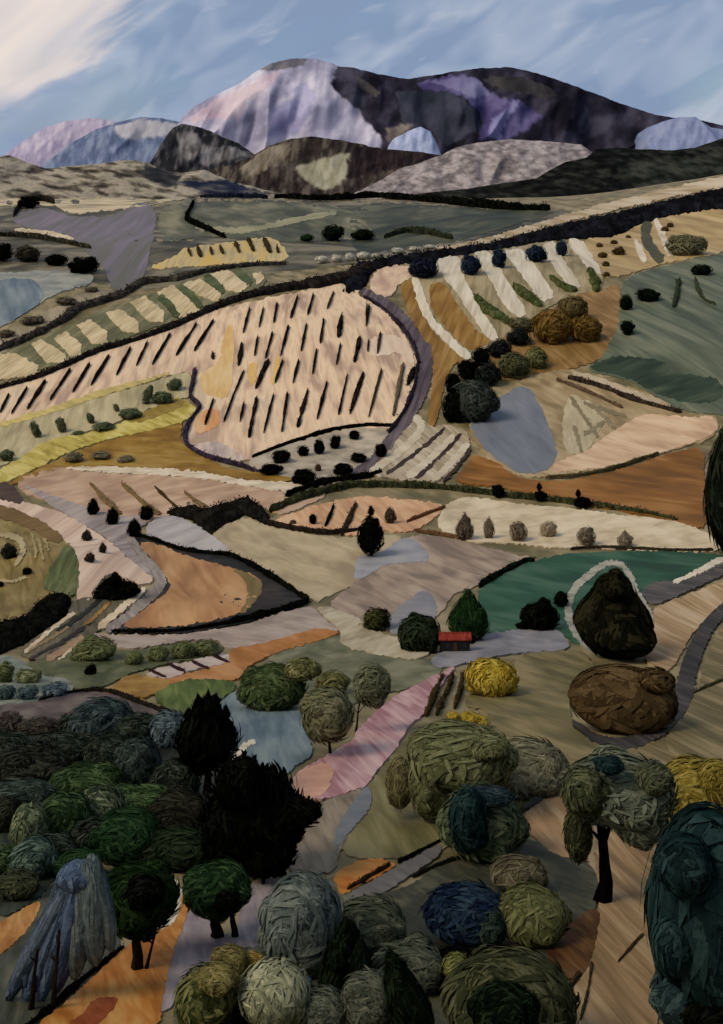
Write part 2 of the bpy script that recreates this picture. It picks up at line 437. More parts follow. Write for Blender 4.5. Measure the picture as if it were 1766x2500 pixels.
def tree(name, label, cat, t, box, cols, shape='round', base=None, tw=0.1, extra=(), swirl=True, shag=1.0, dens=1.0, group=None,
         bark=((24, 20, 17), (40, 33, 28)), tilt=0.0, trunks=None, sl=.27, sw=.055, gfrac=.8, tfront=0.0, knob=1.0, grow=1.0):
    """box: centre x, centre y, width, height of the crown as surveyed; base: foot of the trunk; extra: further lobes (box + palette)"""
    ox, oy = TO[t]
    def uv(x, y): return (ox + x * S, oy + y * S)
    cx, cy, w, h = box; w *= grow; h *= grow
    foot = uv(*base) if base else uv(cx, cy + h / 2 * gfrac)
    G = ground([foot])[0]; y0 = G[1]; m = mpp(y0); G[2] += 0.0006 * y0
    root = empty(name, G); tag(root, label, cat, group)
    V, F, Cc, bs = [], [], [], [0]
    tan = max(0.03, (ZC - G[2]) / y0)
    seed = RNG.integers(0, 900)
    crown_c = None; top = None
    for j, lb in enumerate([(cx, cy, w, h, cols, shape)] + [tuple(e) + ((cols,) if len(e) < 5 else ()) + ((shape,) if len(e) < 6 else ()) for e in extra]):
        x_, y_, w_, h_, cl, sh = lb[:6]; tl = lb[6] if len(lb) > 6 else tilt
        u, v = uv(x_, y_); hw, hh = w_ * S / 2 * m, h_ * S / 2 * m
        dep = min(hw * .9, hh * .75 / tan); b = math.sqrt(max(hh * hh - (dep * tan) ** 2, (.45 * hh) ** 2))
        c = np.array([(u - 883) * m, y0, ZC + (VH - v) * m])
        if j:                                      # a lobe seen within the main mass grows out of its near side
            inside = max(0, 1 - math.hypot((x_ - cx) / (w / 2), (y_ - cy) / (h / 2)))
            y1 = y0 - min(1, inside * 1.6 + .12) * crown_d * .85; c = np.array([(u - 883) * mpp(y1), y1, ZC + (VH - v) * mpp(y1)])
        c = c - np.array(G)
        if j == 0: crown_c, top, crown_d = c, b, dep
        px = w_ * S * h_ * S
        n = int(np.clip(px / 12 * dens, 90, 2600))
        big = px > 900
        lobe(c, np.array([hw, dep, b]) * (.94 if big and knob else 1), sh, n, cl, int(seed) + j * 7, swirl, sl, sw, shag, (V, F, Cc, bs), tl)
        if big and knob:                           # knobs of growth that break the outline
            for q in range(int(np.clip(px / 700, 3, 8) * knob)):
                a = RNG.uniform(0, 6.283); zz = RNG.uniform(-.75, .85); rr = math.sqrt(1 - zz * zz) * .8 * float(prof_r(sh, np.array(zz)))
                f_ = RNG.uniform(.2, .38); cc = c + np.array([math.cos(a) * rr * hw + tl * zz * .8 * b, -abs(math.sin(a)) * rr * dep * .9 if RNG.random() < .7 else math.sin(a) * rr * dep, zz * .8 * b])
                lobe(cc, np.array([hw, min(dep, hw), (b + hw) / 2]) * f_, 'round', int(n * .12) + 14, cl, int(seed) + j * 7 + q * 3 + 50, swirl, sl * 1.4, sw * 1.4, shag, (V, F, Cc, bs), 0)
    faces = []
    for kind, a in F: faces += a.tolist()
    mesh_obj('crown', np.vstack(V), faces, FOL_NEAR if y0 < 130 else FOL_FAR, root, col=np.vstack(Cc), smooth=True)
    # trunk(s) with a few limbs
    for k, tr in enumerate(trunks or [None]):
        if tr is None:
            p0 = np.array([0, 0, -0.3 * tw * w * S * m - .05]); p1 = crown_c + [0, 0, top * .2]
            r = tw * w * S * m * .5
        else:
            y1 = y0 - tfront * crown_d; m1 = mpp(y1)          # stems on the near side of the crown
            p0 = np.array([(uv(tr[0], 0)[0] - 883) * m1 - G[0], y1 - y0, ZC + (VH - uv(0, tr[1])[1]) * m1 - G[2]])
            p1 = np.array([(uv(tr[2], 0)[0] - 883) * m1 - G[0], y1 - y0, ZC + (VH - uv(0, tr[3])[1]) * m1 - G[2]]); r = tr[4] * S * m1 * .5
            p0[2] = min(p0[2], float(H(G[0] + p0[0], y1)) - G[2]) - .05
        tt = np.linspace(0, 1, 6); bend = RNG.normal(0, r * .15, (6, 3)) * [1, 1, 0]; bend[0] = 0
        line = p0 + (p1 - p0) * tt[:, None] + bend
        tv, tf = tube(line, r * np.interp(tt, [0, .15, 1], [1.35, 1, .5]))
        for q in range(3):
            a0 = line[3 + (q > 1)]; ang = RNG.uniform(0, 6.28); ln = max(top * .7, r * 2)
            lv, lf = tube([a0, a0 + np.array([math.cos(ang) * ln * .4, math.sin(ang) * ln * .3, ln * .45]), a0 + np.array([math.cos(ang) * ln * .7, math.sin(ang) * ln * .5, ln * .8])], [r * .5, r * .35, r * .15], 5)
            tf += [[i + len(tv) for i in f] for f in lf]; tv += lv
        mesh_obj('trunk', tv, tf, BARK, root, col=pal_pick(bark, np.linspace(.3, .7, len(tv))))
    return root
def hedge(name, label, cat, spec, wpx, hpx, cols, group=None, leaf=1.0, step=5, soft=2, one=False):
    """a run of growth along the ground: rough body with leaf sprays standing out of it"""
    p = P(spec) if isinstance(spec, str) else np.asarray(spec, float)
    p = chaikin(p, False, soft) if soft and len(p) > 2 else p
    p = resample(p, step, False); g = ground(p); n = len(g); sd = int(RNG.integers(0, 900))
    c = g[n // 2].copy(); m = mpp(g[:, 1])
    t = np.gradient(g[:, :2], axis=0); t /= np.linalg.norm(t, axis=1)[:, None] + 1e-9; nr = np.stack([-t[:, 1], t[:, 0]], 1)
    kk = np.linspace(0, 1, n)
    W = np.interp(kk, np.linspace(0, 1, len(np.atleast_1d(wpx))), np.atleast_1d(wpx)) * m / 2
    Hh = np.interp(kk, np.linspace(0, 1, len(np.atleast_1d(hpx))), np.atleast_1d(hpx)) * m
    vary = .3 + 1.4 * fbm(np.arange(n) * step / 22.0, np.zeros(n) + sd, sd, 3); W = W * vary; Hh = Hh * (.5 + .5 * vary)
    end = np.clip(np.minimum(kk, 1 - kk) * n / 1.6 + .3, 0, 1) if n > 3 else np.ones(n) * .8
    angs = np.linspace(0, math.pi, 7); V = []
    for i in range(n):
        rr = 0.75 + 0.5 * vnoise(i * .9 + angs * 2.3, angs * 0 + sd, sd)
        for a, q in zip(angs, rr):
            o = math.cos(a) * W[i] * q * end[i]; z = math.sin(a) * Hh[i] * q * (end[i] ** .5)
            x, y = g[i, 0] + nr[i, 0] * o, g[i, 1] + nr[i, 1] * o
            V.append((x, y, float(H(x, y)) + (0.0024 * y if 0 < a < 3.1 else 0.0008 * y) + z))
    V = np.array(V) - c; F = []
    for i in range(n - 1):
        for j in range(6):
            a = i * 7 + j; F.append([a, a + 1, a + 8, a + 7])
    F += [list(range(7)), [(n - 1) * 7 + j for j in range(7)][::-1]]
    colr = pal_pick(cols, fbm(np.arange(len(V)) * .31, np.arange(len(V)) % 7 * .6, sd))
    nl = int(n * 3 * leaf); ids = RNG.integers(0, len(V), nl); pts = V[ids] * 1.0 + RNG.normal(0, 1, (nl, 3)) * (np.mean(m) * .9)
    mm = float(np.mean(m)); sc = min(7.0, max(2.5, float(np.mean(np.atleast_1d(wpx))) * .7)) * mm
    mat = FOL_NEAR if c[1] < 130 else FOL_FAR
    if one:
        d = RNG.normal(0, 1, (nl, 3)); d[:, 2] = np.abs(d[:, 2]); d /= np.linalg.norm(d, axis=1)[:, None]
        s = np.cross(d, RNG.normal(0, 1, (nl, 3))); s /= np.linalg.norm(s, axis=1)[:, None]
        LV = np.stack([pts - s * sc * .2, pts + s * sc * .2, pts + d * sc], 1).reshape(-1, 3)
        F += (np.arange(nl)[:, None] * 3 + [[0, 1, 2]] + len(V)).tolist()
        colr = np.vstack([colr, np.repeat(pal_pick(cols, RNG.uniform(.25, .75, nl)), 3, 0)]); V = np.vstack([V, LV])
        o = mesh_obj(name, V + c, F, mat, None, col=colr, loc=c); tag(o, label, cat, group); return o
    root = empty(name, c); tag(root, label, cat, group)
    mesh_obj('foliage', V, F, mat, root, col=colr)
    if nl: tag(strokes_at(pts, sc, sc * .35, cols, 'leaf_spray', mat, root), None, kind='stuff')
    return root
def hill(name, label, sil, dist, vbase, depth, cols, zones=(), amp=0.04, nu=None, nv=60, streak=(10, 40), rough=1.0, back=0.6):
    """a hill or mountain as a solid relief: crest, gullied front, falling back"""
    p = P(sil) if isinstance(sil, str) else np.asarray(sil, float)
    u = np.arange(p[0, 0], p[-1, 0], 3.0 if nu is None else nu); sd = int(RNG.integers(0, 500))
    vt = np.interp(u, p[:, 0], p[:, 1])
    vt = vt + (fbm(u / 22, u * 0, sd, 4) - .5) * 5 * rough + (fbm(u / 5, u * 0 + 4, sd, 2) - .5) * 1.6 * rough
    m = dist / FPX; x = (u - 883) * m; zt = ZC + (VH - vt) * m
    vb = np.interp(u, [q[0] for q in vbase], [q[1] for q in vbase]) if not np.isscalar(vbase) else np.full(len(u), vbase)
    yb = dist - depth; zb = ZC + (VH - vb - 26) * yb / FPX
    hgt = np.maximum(zt - zb, 0.5)
    T = np.linspace(0, 1, nv)
    V = []
    for t in T:
        drop = .55 * t + .45 * (1 - math.cos(math.pi * t)) / 2
        # spurs and gullies run down the slope
        r = np.abs(fbm(x / (m * 95) + t * 1.1, x * 0 + t * 1.1, sd, 2) - .5) * 2
        r2 = fbm(x / (m * 34) + t * 1.5, x * 0 + t * 3, sd + 3, 2) - .5
        k = math.sin(math.pi * min(1, t * 1.05)) ** .7 if t < .95 else .3
        dy = -(.5 - r) * depth * amp * 9 * k * .5 + r2 * depth * amp * 2 * k
        V.append(np.stack([x, dist - depth * t + dy, zt - hgt * drop + r2 * hgt * .02 * k], 1))
    bk = []
    for t in (.35, .7, 1.0):
        bk.append(np.stack([x, np.full(len(x), dist + depth * back * t), zt - hgt * t * 1.2], 1))
    V = bk[::-1] + V
    nr, nc = len(V), len(u); V = np.vstack(V)
    idx = np.arange(nr * nc).reshape(nr, nc)
    F = np.stack([idx[:-1, :-1], idx[1:, :-1], idx[1:, 1:], idx[:-1, 1:]], -1).reshape(-1, 4)
    U = V[:, 0] / V[:, 1] * FPX + 883; VV = VH - (V[:, 2] - ZC) / V[:, 1] * FPX
    def k_(s): return fbm(U / streak[0] + VV / streak[1], VV / streak[1] * 1.4 - U / streak[1] * .4, sd + s, 4)
    colr = pal_pick(cols, k_(20))
    for zs, zc_ in zones:                          # zones of rock colour, on the great mountain shade too, each with a ragged outline
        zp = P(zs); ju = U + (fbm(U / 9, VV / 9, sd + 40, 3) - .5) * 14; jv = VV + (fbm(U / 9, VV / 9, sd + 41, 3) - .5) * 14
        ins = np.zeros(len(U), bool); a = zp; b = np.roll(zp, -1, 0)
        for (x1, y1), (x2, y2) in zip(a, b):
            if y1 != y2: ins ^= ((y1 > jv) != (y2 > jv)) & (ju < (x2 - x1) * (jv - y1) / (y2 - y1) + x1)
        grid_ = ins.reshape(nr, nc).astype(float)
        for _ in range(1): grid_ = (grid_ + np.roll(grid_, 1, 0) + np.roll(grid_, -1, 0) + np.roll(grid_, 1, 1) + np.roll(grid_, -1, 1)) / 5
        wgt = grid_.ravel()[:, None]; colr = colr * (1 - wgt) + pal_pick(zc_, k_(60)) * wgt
    colr = np.clip(colr / EXPO * [.98, .97, 1.02], .001, .85)      # bare rock keeps its cool cast
    c = np.array([x.mean(), dist, float(zb.mean())])
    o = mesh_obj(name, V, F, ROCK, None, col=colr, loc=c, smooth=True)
    tag(o, label, kind='structure'); return o
# ------------------------------------------------------------------ palettes (pigment of soil, crop, leaf)
BLACK = [(3, 4, 3), (7, 8, 6), (20, 22, 18)]
BLKGRN = [(5, 8, 5), (12, 19, 12), (28, 40, 26)]
DKGRN = [(16, 32, 18), (26, 48, 28), (44, 66, 42)]
GREEN = [(30, 50, 28), (52, 74, 42), (84, 104, 66)]
OLIVE = [(62, 64, 38), (92, 94, 60), (122, 120, 82)]
OLGREY = [(74, 80, 66), (98, 104, 86), (126, 128, 108)]
SAGE = [(96, 102, 84), (128, 132, 110), (158, 158, 136)]
BLUEGR = [(50, 62, 72), (74, 90, 100), (104, 120, 130)]
TEAL = [(14, 26, 28), (24, 42, 44), (42, 62, 64)]
NAVY = [(16, 22, 36), (28, 38, 56), (48, 60, 78)]
BROWN = [(42, 34, 22), (66, 54, 36), (90, 76, 52)]
OCHBR = [(70, 52, 22), (98, 76, 36), (122, 98, 54)]
YELLOW = [(128, 108, 36), (158, 138, 50), (180, 162, 78)]
VINE = [(10, 7, 7), (24, 18, 17), (54, 42, 37)]
CREAM = [(168, 152, 124), (192, 176, 148), (212, 198, 174)]
PINK = [(166, 142, 126), (190, 164, 144), (206, 184, 160)]
OCHRE = [(112, 82, 32), (136, 104, 44), (156, 124, 66)]
ORANGE = [(124, 74, 28), (154, 98, 44), (172, 120, 66)]
LILAC = [(118, 109, 110), (146, 136, 136), (166, 156, 154)]
KHAKI = [(126, 114, 88), (152, 138, 110), (172, 158, 130)]
MAUVE = [(118, 104, 94), (146, 130, 116), (164, 148, 132)]

# ------------------------------------------------------------------ terrain, one sheet to the horizon
def build_terrain():
    ys = np.concatenate([np.linspace(-80, 16, 26)[:-1], np.geomspace(16, 14000, 300)]); ks = np.linspace(-1, 1, 181)
    X = ks[None, :] * (ys[:, None] * 0.62 + 75); X[ys < 0] = ks * 75
    Y = np.broadcast_to(ys[:, None], X.shape)
    V = np.stack([X, Y, H(X, Y)], -1).reshape(-1, 3); nr, nc = X.shape; i = np.arange(nr * nc).reshape(nr, nc)
    F = np.stack([i[:-1, :-1], i[:-1, 1:], i[1:, 1:], i[1:, :-1]], -1).reshape(-1, 4)
    m = paint('terrain_paint', [(92, 86, 60), (120, 110, 82), (146, 134, 106)], 0.12, 0.4, 60, 18, 10)
    tag(mesh_obj('terrain', V, F, m, None, smooth=True), 'khaki hillside and valley floor under the fields', kind='structure')
build_terrain()

# ------------------------------------------------------------------ mountains and hills, far to near
hill('mountain', 'far pale pink mountain at the left', '0: -60,760 30,690 60,660 120,610 200,560 290,532 400,520 500,530 600,560 720,640', 9000, 415, 900,
     [(150, 140, 158), (178, 165, 176), (196, 182, 186)], rough=.5)
hill('mountain', 'slate blue mountain behind the dark knoll', '0: 235,740 255,700 275,668 330,620 420,570 520,537 620,514 700,518 790,535 850,560 930,640', 7000, 418, 800,
     [(86, 96, 118), (106, 116, 136), (134, 142, 156)], [('0: 500,560 620,520 720,535 800,545 760,590 640,605 530,610', [(150, 146, 148), (172, 168, 166), (184, 178, 172)])], rough=.6)
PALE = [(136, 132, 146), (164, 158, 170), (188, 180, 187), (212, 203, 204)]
SLATE_SHADE = [(24, 22, 28), (44, 41, 50), (74, 70, 80)]  # right flank: dark rock colour with the shade of that side painted in
hill('mountain', 'great mountain with pale pink limestone face and dark violet flank with painted shade',
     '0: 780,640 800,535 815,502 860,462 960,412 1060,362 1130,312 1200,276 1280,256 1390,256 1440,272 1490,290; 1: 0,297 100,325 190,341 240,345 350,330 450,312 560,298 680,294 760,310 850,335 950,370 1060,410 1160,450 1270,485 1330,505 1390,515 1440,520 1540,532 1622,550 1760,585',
     5200, 405, 800, SLATE_SHADE,
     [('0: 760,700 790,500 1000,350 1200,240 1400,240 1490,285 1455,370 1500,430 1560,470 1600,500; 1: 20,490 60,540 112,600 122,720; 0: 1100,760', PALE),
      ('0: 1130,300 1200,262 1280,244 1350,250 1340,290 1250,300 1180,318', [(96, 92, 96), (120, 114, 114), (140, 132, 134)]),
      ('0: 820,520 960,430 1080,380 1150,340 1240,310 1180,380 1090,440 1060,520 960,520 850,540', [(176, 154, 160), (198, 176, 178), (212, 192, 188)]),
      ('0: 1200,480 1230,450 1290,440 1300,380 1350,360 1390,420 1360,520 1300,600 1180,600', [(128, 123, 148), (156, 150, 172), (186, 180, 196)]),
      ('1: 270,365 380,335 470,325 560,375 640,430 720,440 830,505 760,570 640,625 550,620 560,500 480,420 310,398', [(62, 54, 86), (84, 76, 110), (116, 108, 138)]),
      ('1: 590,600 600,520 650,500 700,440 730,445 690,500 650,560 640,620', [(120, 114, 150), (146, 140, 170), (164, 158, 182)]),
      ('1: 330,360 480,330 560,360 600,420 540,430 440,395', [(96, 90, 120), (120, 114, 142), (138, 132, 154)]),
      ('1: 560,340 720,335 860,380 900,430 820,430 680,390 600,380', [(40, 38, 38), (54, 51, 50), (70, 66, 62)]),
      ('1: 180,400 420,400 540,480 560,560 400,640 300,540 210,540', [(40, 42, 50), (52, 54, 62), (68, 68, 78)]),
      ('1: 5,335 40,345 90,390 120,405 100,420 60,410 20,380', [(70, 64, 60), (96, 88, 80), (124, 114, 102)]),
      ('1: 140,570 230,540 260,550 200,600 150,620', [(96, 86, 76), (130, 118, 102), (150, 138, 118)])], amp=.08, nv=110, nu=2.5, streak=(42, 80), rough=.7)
hill('hill', 'pale blue hill at the right end of the range', '1: 1225,660 1245,590 1290,560 1360,532 1420,516 1500,512 1535,538 1570,560 1640,570 1760,600', 4600, 400, 500, [(112, 120, 144), (132, 140, 162), (150, 156, 174)], rough=.4)
hill('hill', 'icy blue rock knoll below the dark mountain flank', '1: 135,680 150,640 170,610 230,578 290,556 335,578 362,630 385,690', 4400, 400, 350, [(128, 138, 162), (158, 166, 186), (186, 190, 204)], rough=.5, nv=40)
hill('hill', 'black knoll with pale rock patches left of the mountain', '0: 690,740 715,660 728,600 760,562 800,545 870,556 960,592 1050,630 1115,672 1180,740', 4200, 425, 500, [(28, 28, 30), (44, 44, 44), (96, 90, 86)],
     [('0: 780,580 860,575 900,640 960,650 1010,640 1090,680 900,730 800,690', [(44, 42, 42), (100, 94, 88), (146, 138, 130)])], rough=.9, nv=40)
hill('hill', 'brown black hill with a cream bowl below the mountain', '0: 860,790 920,745 1000,730 1100,690 1180,642 1280,610 1370,600 1500,615 1622,640; 1: 0,636 150,655 300,668 420,690 560,720', 2900, 452, 420,
     [(36, 30, 28), (58, 50, 44), (96, 86, 72)],
     [('0: 1300,735 1400,700 1500,680 1640,668 1570,740 1500,800 1440,835 1380,820 1330,775', [(132, 124, 96), (154, 146, 116), (172, 164, 136)]),
      ('0: 1050,740 1180,650 1280,620 1270,690 1180,740 1080,790', [(92, 82, 66), (120, 108, 88), (138, 126, 106)]),
      ('1: -20,640 380,670 300,720 100,760 -40,790', [(26, 22, 24), (40, 32, 32), (60, 48, 44)])], rough=.6, nv=60)
hill('hill', 'cream and brown plain rising at the far left', '0: -80,690 0,690 40,682 90,702 200,742 300,732 420,722 560,702 640,712 720,748 800,760 900,745 1000,790 1150,830 1300,860 1500,880', 1900, [(0, 492), (600, 490), (840, 500)], 300,
     [(58, 52, 44), (112, 102, 84), (168, 155, 130), (146, 134, 112)],
     [('0: 640,720 720,750 800,770 780,830 660,800 620,760', [(36, 36, 38), (54, 54, 54), (80, 76, 70)]), ('0: 780,800 1000,790 1180,850 1100,880 900,850', [(34, 38, 54), (52, 56, 66), (96, 92, 84)]),
      ('0: 60,880 150,840 250,870 260,900 100,920', [(36, 34, 30), (60, 58, 48), (84, 78, 64)])], rough=.7, nv=50, streak=(70, 14))
STONE = [(98, 90, 86), (126, 116, 110), (148, 136, 128), (172, 160, 150)]
hill('hill', 'pale grey stony hill in front of the mountain', '0: 1540,880; 1: 0,848 100,800 200,742 300,712 380,682 450,646 540,626 680,613 800,618 870,622 1000,636 1035,662 1080,720 1140,790', 2300, [(840, 486), (1300, 470), (1510, 455)], 260,
     STONE, rough=.6, nv=60, streak=(16, 12), amp=.07)
hill('hill', 'black green wooded hill at the right', '0: 1480,902; 1: 0,890 300,850 500,830 650,805 800,785 870,742 930,712 1020,694 1060,656 1150,650 1250,655 1400,660 1500,648 1622,608 1760,570', 1650, [(866, 508), (1300, 512), (1766, 470)], 260,
     [(14, 14, 14), (24, 26, 23), (46, 46, 40)], [('1: 1150,740 1300,690 1500,690 1622,650 1622,760 1400,810 1250,840', [(24, 26, 22), (44, 46, 38), (62, 62, 52)])], rough=.6, nv=50, streak=(34, 12))

# ------------------------------------------------------------------ far plain
F = lambda label, spec, cols, layer=0, **k: sheet('field', label, spec, cols, layer, **k)
T = lambda label, spec, cols, layer=3, **k: sheet('farm_track', label, spec, cols, layer, **k)
far = F('olive grey plain below the hills', '2: -80,150 300,165 860,145 1622,175; 3: 300,160 800,200 1000,200 900,300 400,390 0,440; 2: 1200,480 640,560 400,520 -80,480', [(50, 50, 42), (76, 74, 62), (118, 112, 96)], 0, L_=90, W_=10, contrast=1.3)
F('cream stubble strip on the far plain', '2: -60,90 300,110 700,120 860,150 700,175 560,200 300,225 250,180 -60,190', [(128, 118, 96), (178, 164, 138), (198, 184, 156)], 1, L_=50, W_=8, contrast=1.4)
F('violet grey field running down to a point', '2: 40,250 100,210 200,190 300,235 480,235 560,200 600,168 660,180 692,220 682,300 655,400 645,480 600,540 540,578 490,550 470,480 400,400 330,345 150,290', [(92, 92, 88), (102, 98, 108), (116, 108, 126)], 1, L_=60, W_=20, ang=60)
F('cream sliver in the violet field', '2: 50,285 150,287 330,322 310,342 100,312', CREAM, 2)
F('olive hollow field', '2: 700,190 850,165 1200,165 1480,195 1640,185 1640,330 1400,340 1220,345 1000,330 860,320 760,350 700,330', [(56, 60, 46), (84, 86, 68), (126, 123, 101)], 1, L_=70, W_=12, ang=8)
F('dark olive slope below the wooded hill', '3: -20,175 300,178 700,208 930,205 600,300 420,350 200,380 -20,400', [(42, 46, 37), (62, 66, 53), (92, 92, 76)], 1, L_=110, W_=14, ang=-8)
F('pale ribbon of grass curving on the plain', ribbon(P('2: 860,280 1000,300 1150,285 1300,250 1480,215'), 14), [(120, 120, 94), (146, 144, 116)], 2)
F('yellow cream stubble plot with short rows', '2: 660,455 780,405 810,372 1100,335 1210,322 1272,400 1260,437 1050,442 800,457 680,468', [(158, 146, 116), (186, 168, 122), (196, 164, 84)], 2, L_=40, W_=10, ang=70)
F('slate blue field at the left edge', '2: -60,480 100,480 300,470 420,490 400,535 300,555 200,595 80,685 -60,750', [(112, 118, 118), (134, 138, 134), (154, 154, 146)], 2, L_=40, W_=10)
F('blue ploughed plot at the left edge', '2: -60,520 60,508 150,512 212,582 100,672 -60,745', [(84, 100, 114), (102, 116, 128), (124, 134, 142)], 3, L_=60, W_=12, ang=35)
F('beige grey slope with low mounds', '2: -60,830 60,732 200,652 330,582 470,542 492,602 350,642 250,692 120,772 -60,880', [(116, 108, 92), (140, 130, 110), (158, 148, 126)], 2, L_=60, W_=12, ang=28)
# ------------------------------------------------------------------ upper left terrace with cream strips
ter = F('sage terrace striped with cream strips', '2: -60,890 0,840 150,780 330,700 470,640 570,600 690,565 800,528 900,490 1020,458 1150,465 1180,520 1110,575 970,620 880,660 700,715 480,800 300,875; 4: 160,190 -60,250', [(84, 84, 60), (102, 102, 74), (126, 122, 94)], 2, L_=40, W_=12, ang=-50)
for s in ('2: -60,850 60,838 168,890 165,940 60,950 -40,960', '2: 135,800 180,780 285,840 290,872 210,888', '2: 235,770 290,745 360,800 357,848 310,852', '2: 340,715 400,690 470,740 476,797 410,802',
          '2: 465,660 530,645 610,700 612,752 540,747', '2: 570,610 640,590 720,650 722,702 660,702', '2: 690,570 760,535 880,645 862,672 790,682', '2: 800,535 880,510 972,572 962,612 900,602',
          '2: 920,490 1000,470 1100,540 1062,572 990,562', '2: 1115,490 1150,478 1162,510 1130,542'):
    sheet('crop_strip', None, s, [(158, 144, 112), (184, 168, 134), (202, 186, 154)], 4, parent=ter, kind=None, grid=8, soft=0, jag=3, L_=30, W_=6, ang=-55)
for s in ('2: 700,585 740,620 785,680', '2: 790,540 840,585 885,640', '2: 905,498 950,535 985,570', '2: 1035,466 1070,500 1105,535'):
    strip('crop_strip', s, 17, [(52, 64, 34), (72, 82, 46), (94, 100, 64)], ter, 5, grid=8)

# ------------------------------------------------------------------ the great vineyard slope
vin = F('pink beige vineyard slope ruled with short dark rows', '4: -60,290 0,272 200,215 420,105 620,50 780,-10; 2: 880,668 1100,610 1300,568 1540,520 1622,560; 3: 0,570 60,605 140,655 220,745 268,820 282,900; 5: 272,60 288,150 268,270 230,370 180,450 -40,450; 4: 1400,470 1220,528 1110,585 1000,598 930,580 850,530 812,500 815,470 850,400 890,350 838,320 860,185 700,225 420,305 200,378 -60,460',
        [(166, 142, 126), (200, 174, 150), (218, 194, 166), (194, 174, 152)], 2, L_=60, W_=20, ang=72)
for s, c in (('4: 990,0 1030,-10 1030,140 1020,300 960,320 900,290 870,240 900,200 970,150', [(196, 160, 104), (204, 174, 122), (206, 182, 140)]),
             ('4: 880,370 960,360 970,430 900,470 850,460', [(196, 140, 92), (204, 158, 112), (204, 172, 136)]),
             ('4: 1090,170 1130,150 1130,230 1100,270', [(200, 164, 98), (206, 178, 120)]),
             ('4: 1210,140 1240,130 1220,240 1190,260', [(200, 164, 98), (206, 178, 120)]),
             ('4: 830,520 960,500 1060,560 1080,600 930,575', [(150, 136, 140), (180, 164, 158), (196, 180, 168)]),
             ('3: 70,760 200,760 255,820 262,900; 5: 200,110 60,140', [(196, 172, 156), (208, 188, 170), (214, 196, 178)])):
    sheet('soil_patch', None, s, c, 3, parent=vin, kind=None, L_=40, W_=14, ang=70)
ROWS = '''2: 1470,570 1440,645|2: 1380,580 1355,670|2: 1310,590 1280,685|2: 1220,620 1205,705|2: 1160,640 1140,725|2: 1100,640 1070,750|2: 1350,710 1325,830|2: 1270,720 1235,850|2: 1200,750 1168,862|2: 1135,765 1120,850|2: 1425,690 1410,795|2: 1505,670 1490,770|2: 865,710 775,850|2: 940,695 855,830|2: 750,755 670,890|2: 650,790 600,895|2: 1065,795 1050,895|2: 1500,800 1480,890|2: 1585,770 1560,880|2: 1615,620 1612,720|4: 575,95 512,215|4: 480,130 400,260|4: 395,165 320,290|4: 310,190 220,325|4: 200,240 120,365|4: 120,270 50,385|4: 40,300 0,380|4: 1180,150 1125,275|4: 1245,150 1210,250|4: 1315,150 1290,250|4: 1395,100 1375,210|4: 1075,195 1020,320|4: 1030,300 985,420|4: 940,320 902,435|4: 1130,315 1095,490|4: 1075,340 1055,420|4: 1205,300 1160,470|4: 1265,295 1240,465|4: 1355,280 1310,445|4: 1440,245 1395,410|4: 1530,210 1490,390|4: 1600,205 1540,385|3: 65,630 55,710|5: 115,30 100,120|5: 62,60 58,112|5: 120,190 62,400|5: 215,165 170,395|5: 265,180 232,260'''
FAT = {11: 1.9, 16: 1.7, 18: 1.8, 27: 1.9, 34: 1.5, 38: 1.6, 41: 1.6, 47: 2.2, 24: 1.2, 46: 1.6}
TIER = {'top': (5, 4, 3, 2, 1, 0, 19, 42), 'second': (16, 9, 8, 7, 6, 10, 17, 11, 18, 44, 43), 'middle': (31, 27, 28, 29, 30), 'bottom': (33, 32, 35, 34, 36, 37, 38, 39, 40, 41, 45, 46, 47), 'left hand': (26, 25, 24, 23, 22, 21, 20, 15, 14, 12, 13)}
ORD = ['first', 'second', 'third', 'fourth', 'fifth', 'sixth', 'seventh', 'eighth', 'ninth', 'tenth', 'eleventh', 'twelfth', 'thirteenth']
for i, s in enumerate(ROWS.split('|')):
    tier = next(t for t in TIER if i in TIER[t]); nth = ORD[TIER[tier].index(i)]
    w = 6.2 * FAT.get(i, 1)
    hedge('vine_row', f'dark vine row, {nth} from the left in the {tier} tier of the pink vineyard', 'vine row', s, [w * .7, w, w * .6], 4.0, [(78, 68, 58), (104, 92, 78)] if i == 46 else [(48, 38, 32), (70, 56, 46)] if i in (45, 43, 0) else VINE, 'vine rows on the great slope', one=True, leaf=.8)
hedge('vine_row', 'tiny square vine stub left of the yellow patch', 'vine row', '4: 935,120 938,146', 8, 4, VINE, one=True)

# ------------------------------------------------------------------ strip fields right of the vineyard
fan = F('beige slope fanned with white strips', '3: 180,440 350,425 1000,325 1095,490 1085,570 990,605 880,615 770,690 700,750 640,795 520,880 430,800 330,640 190,530', [(116, 106, 78), (142, 130, 100), (164, 150, 122)], 2, L_=50, W_=12, ang=-55)
WH = [(176, 168, 150), (196, 188, 172), (208, 202, 188)]
for s in ('3: 350,430 460,400 480,500 540,620 640,770 600,792 520,680 440,560 380,490', '3: 505,400 600,385 650,480 700,560 766,665 720,687 650,620 590,500', '3: 640,390 740,375 800,460 890,592 820,612 740,500 690,430',
          '3: 820,360 890,340 920,430 1002,542 960,567 890,480 850,420', '3: 930,335 1000,335 1040,400 1096,490 1060,492 980,410', '3: 245,490 282,500 340,680 440,780 522,850 480,872 370,760 290,660'):
    sheet('crop_strip', None, s, WH, 4, parent=fan, kind=None, grid=9, soft=1, jag=2.6, L_=50, W_=8, ang=-58)
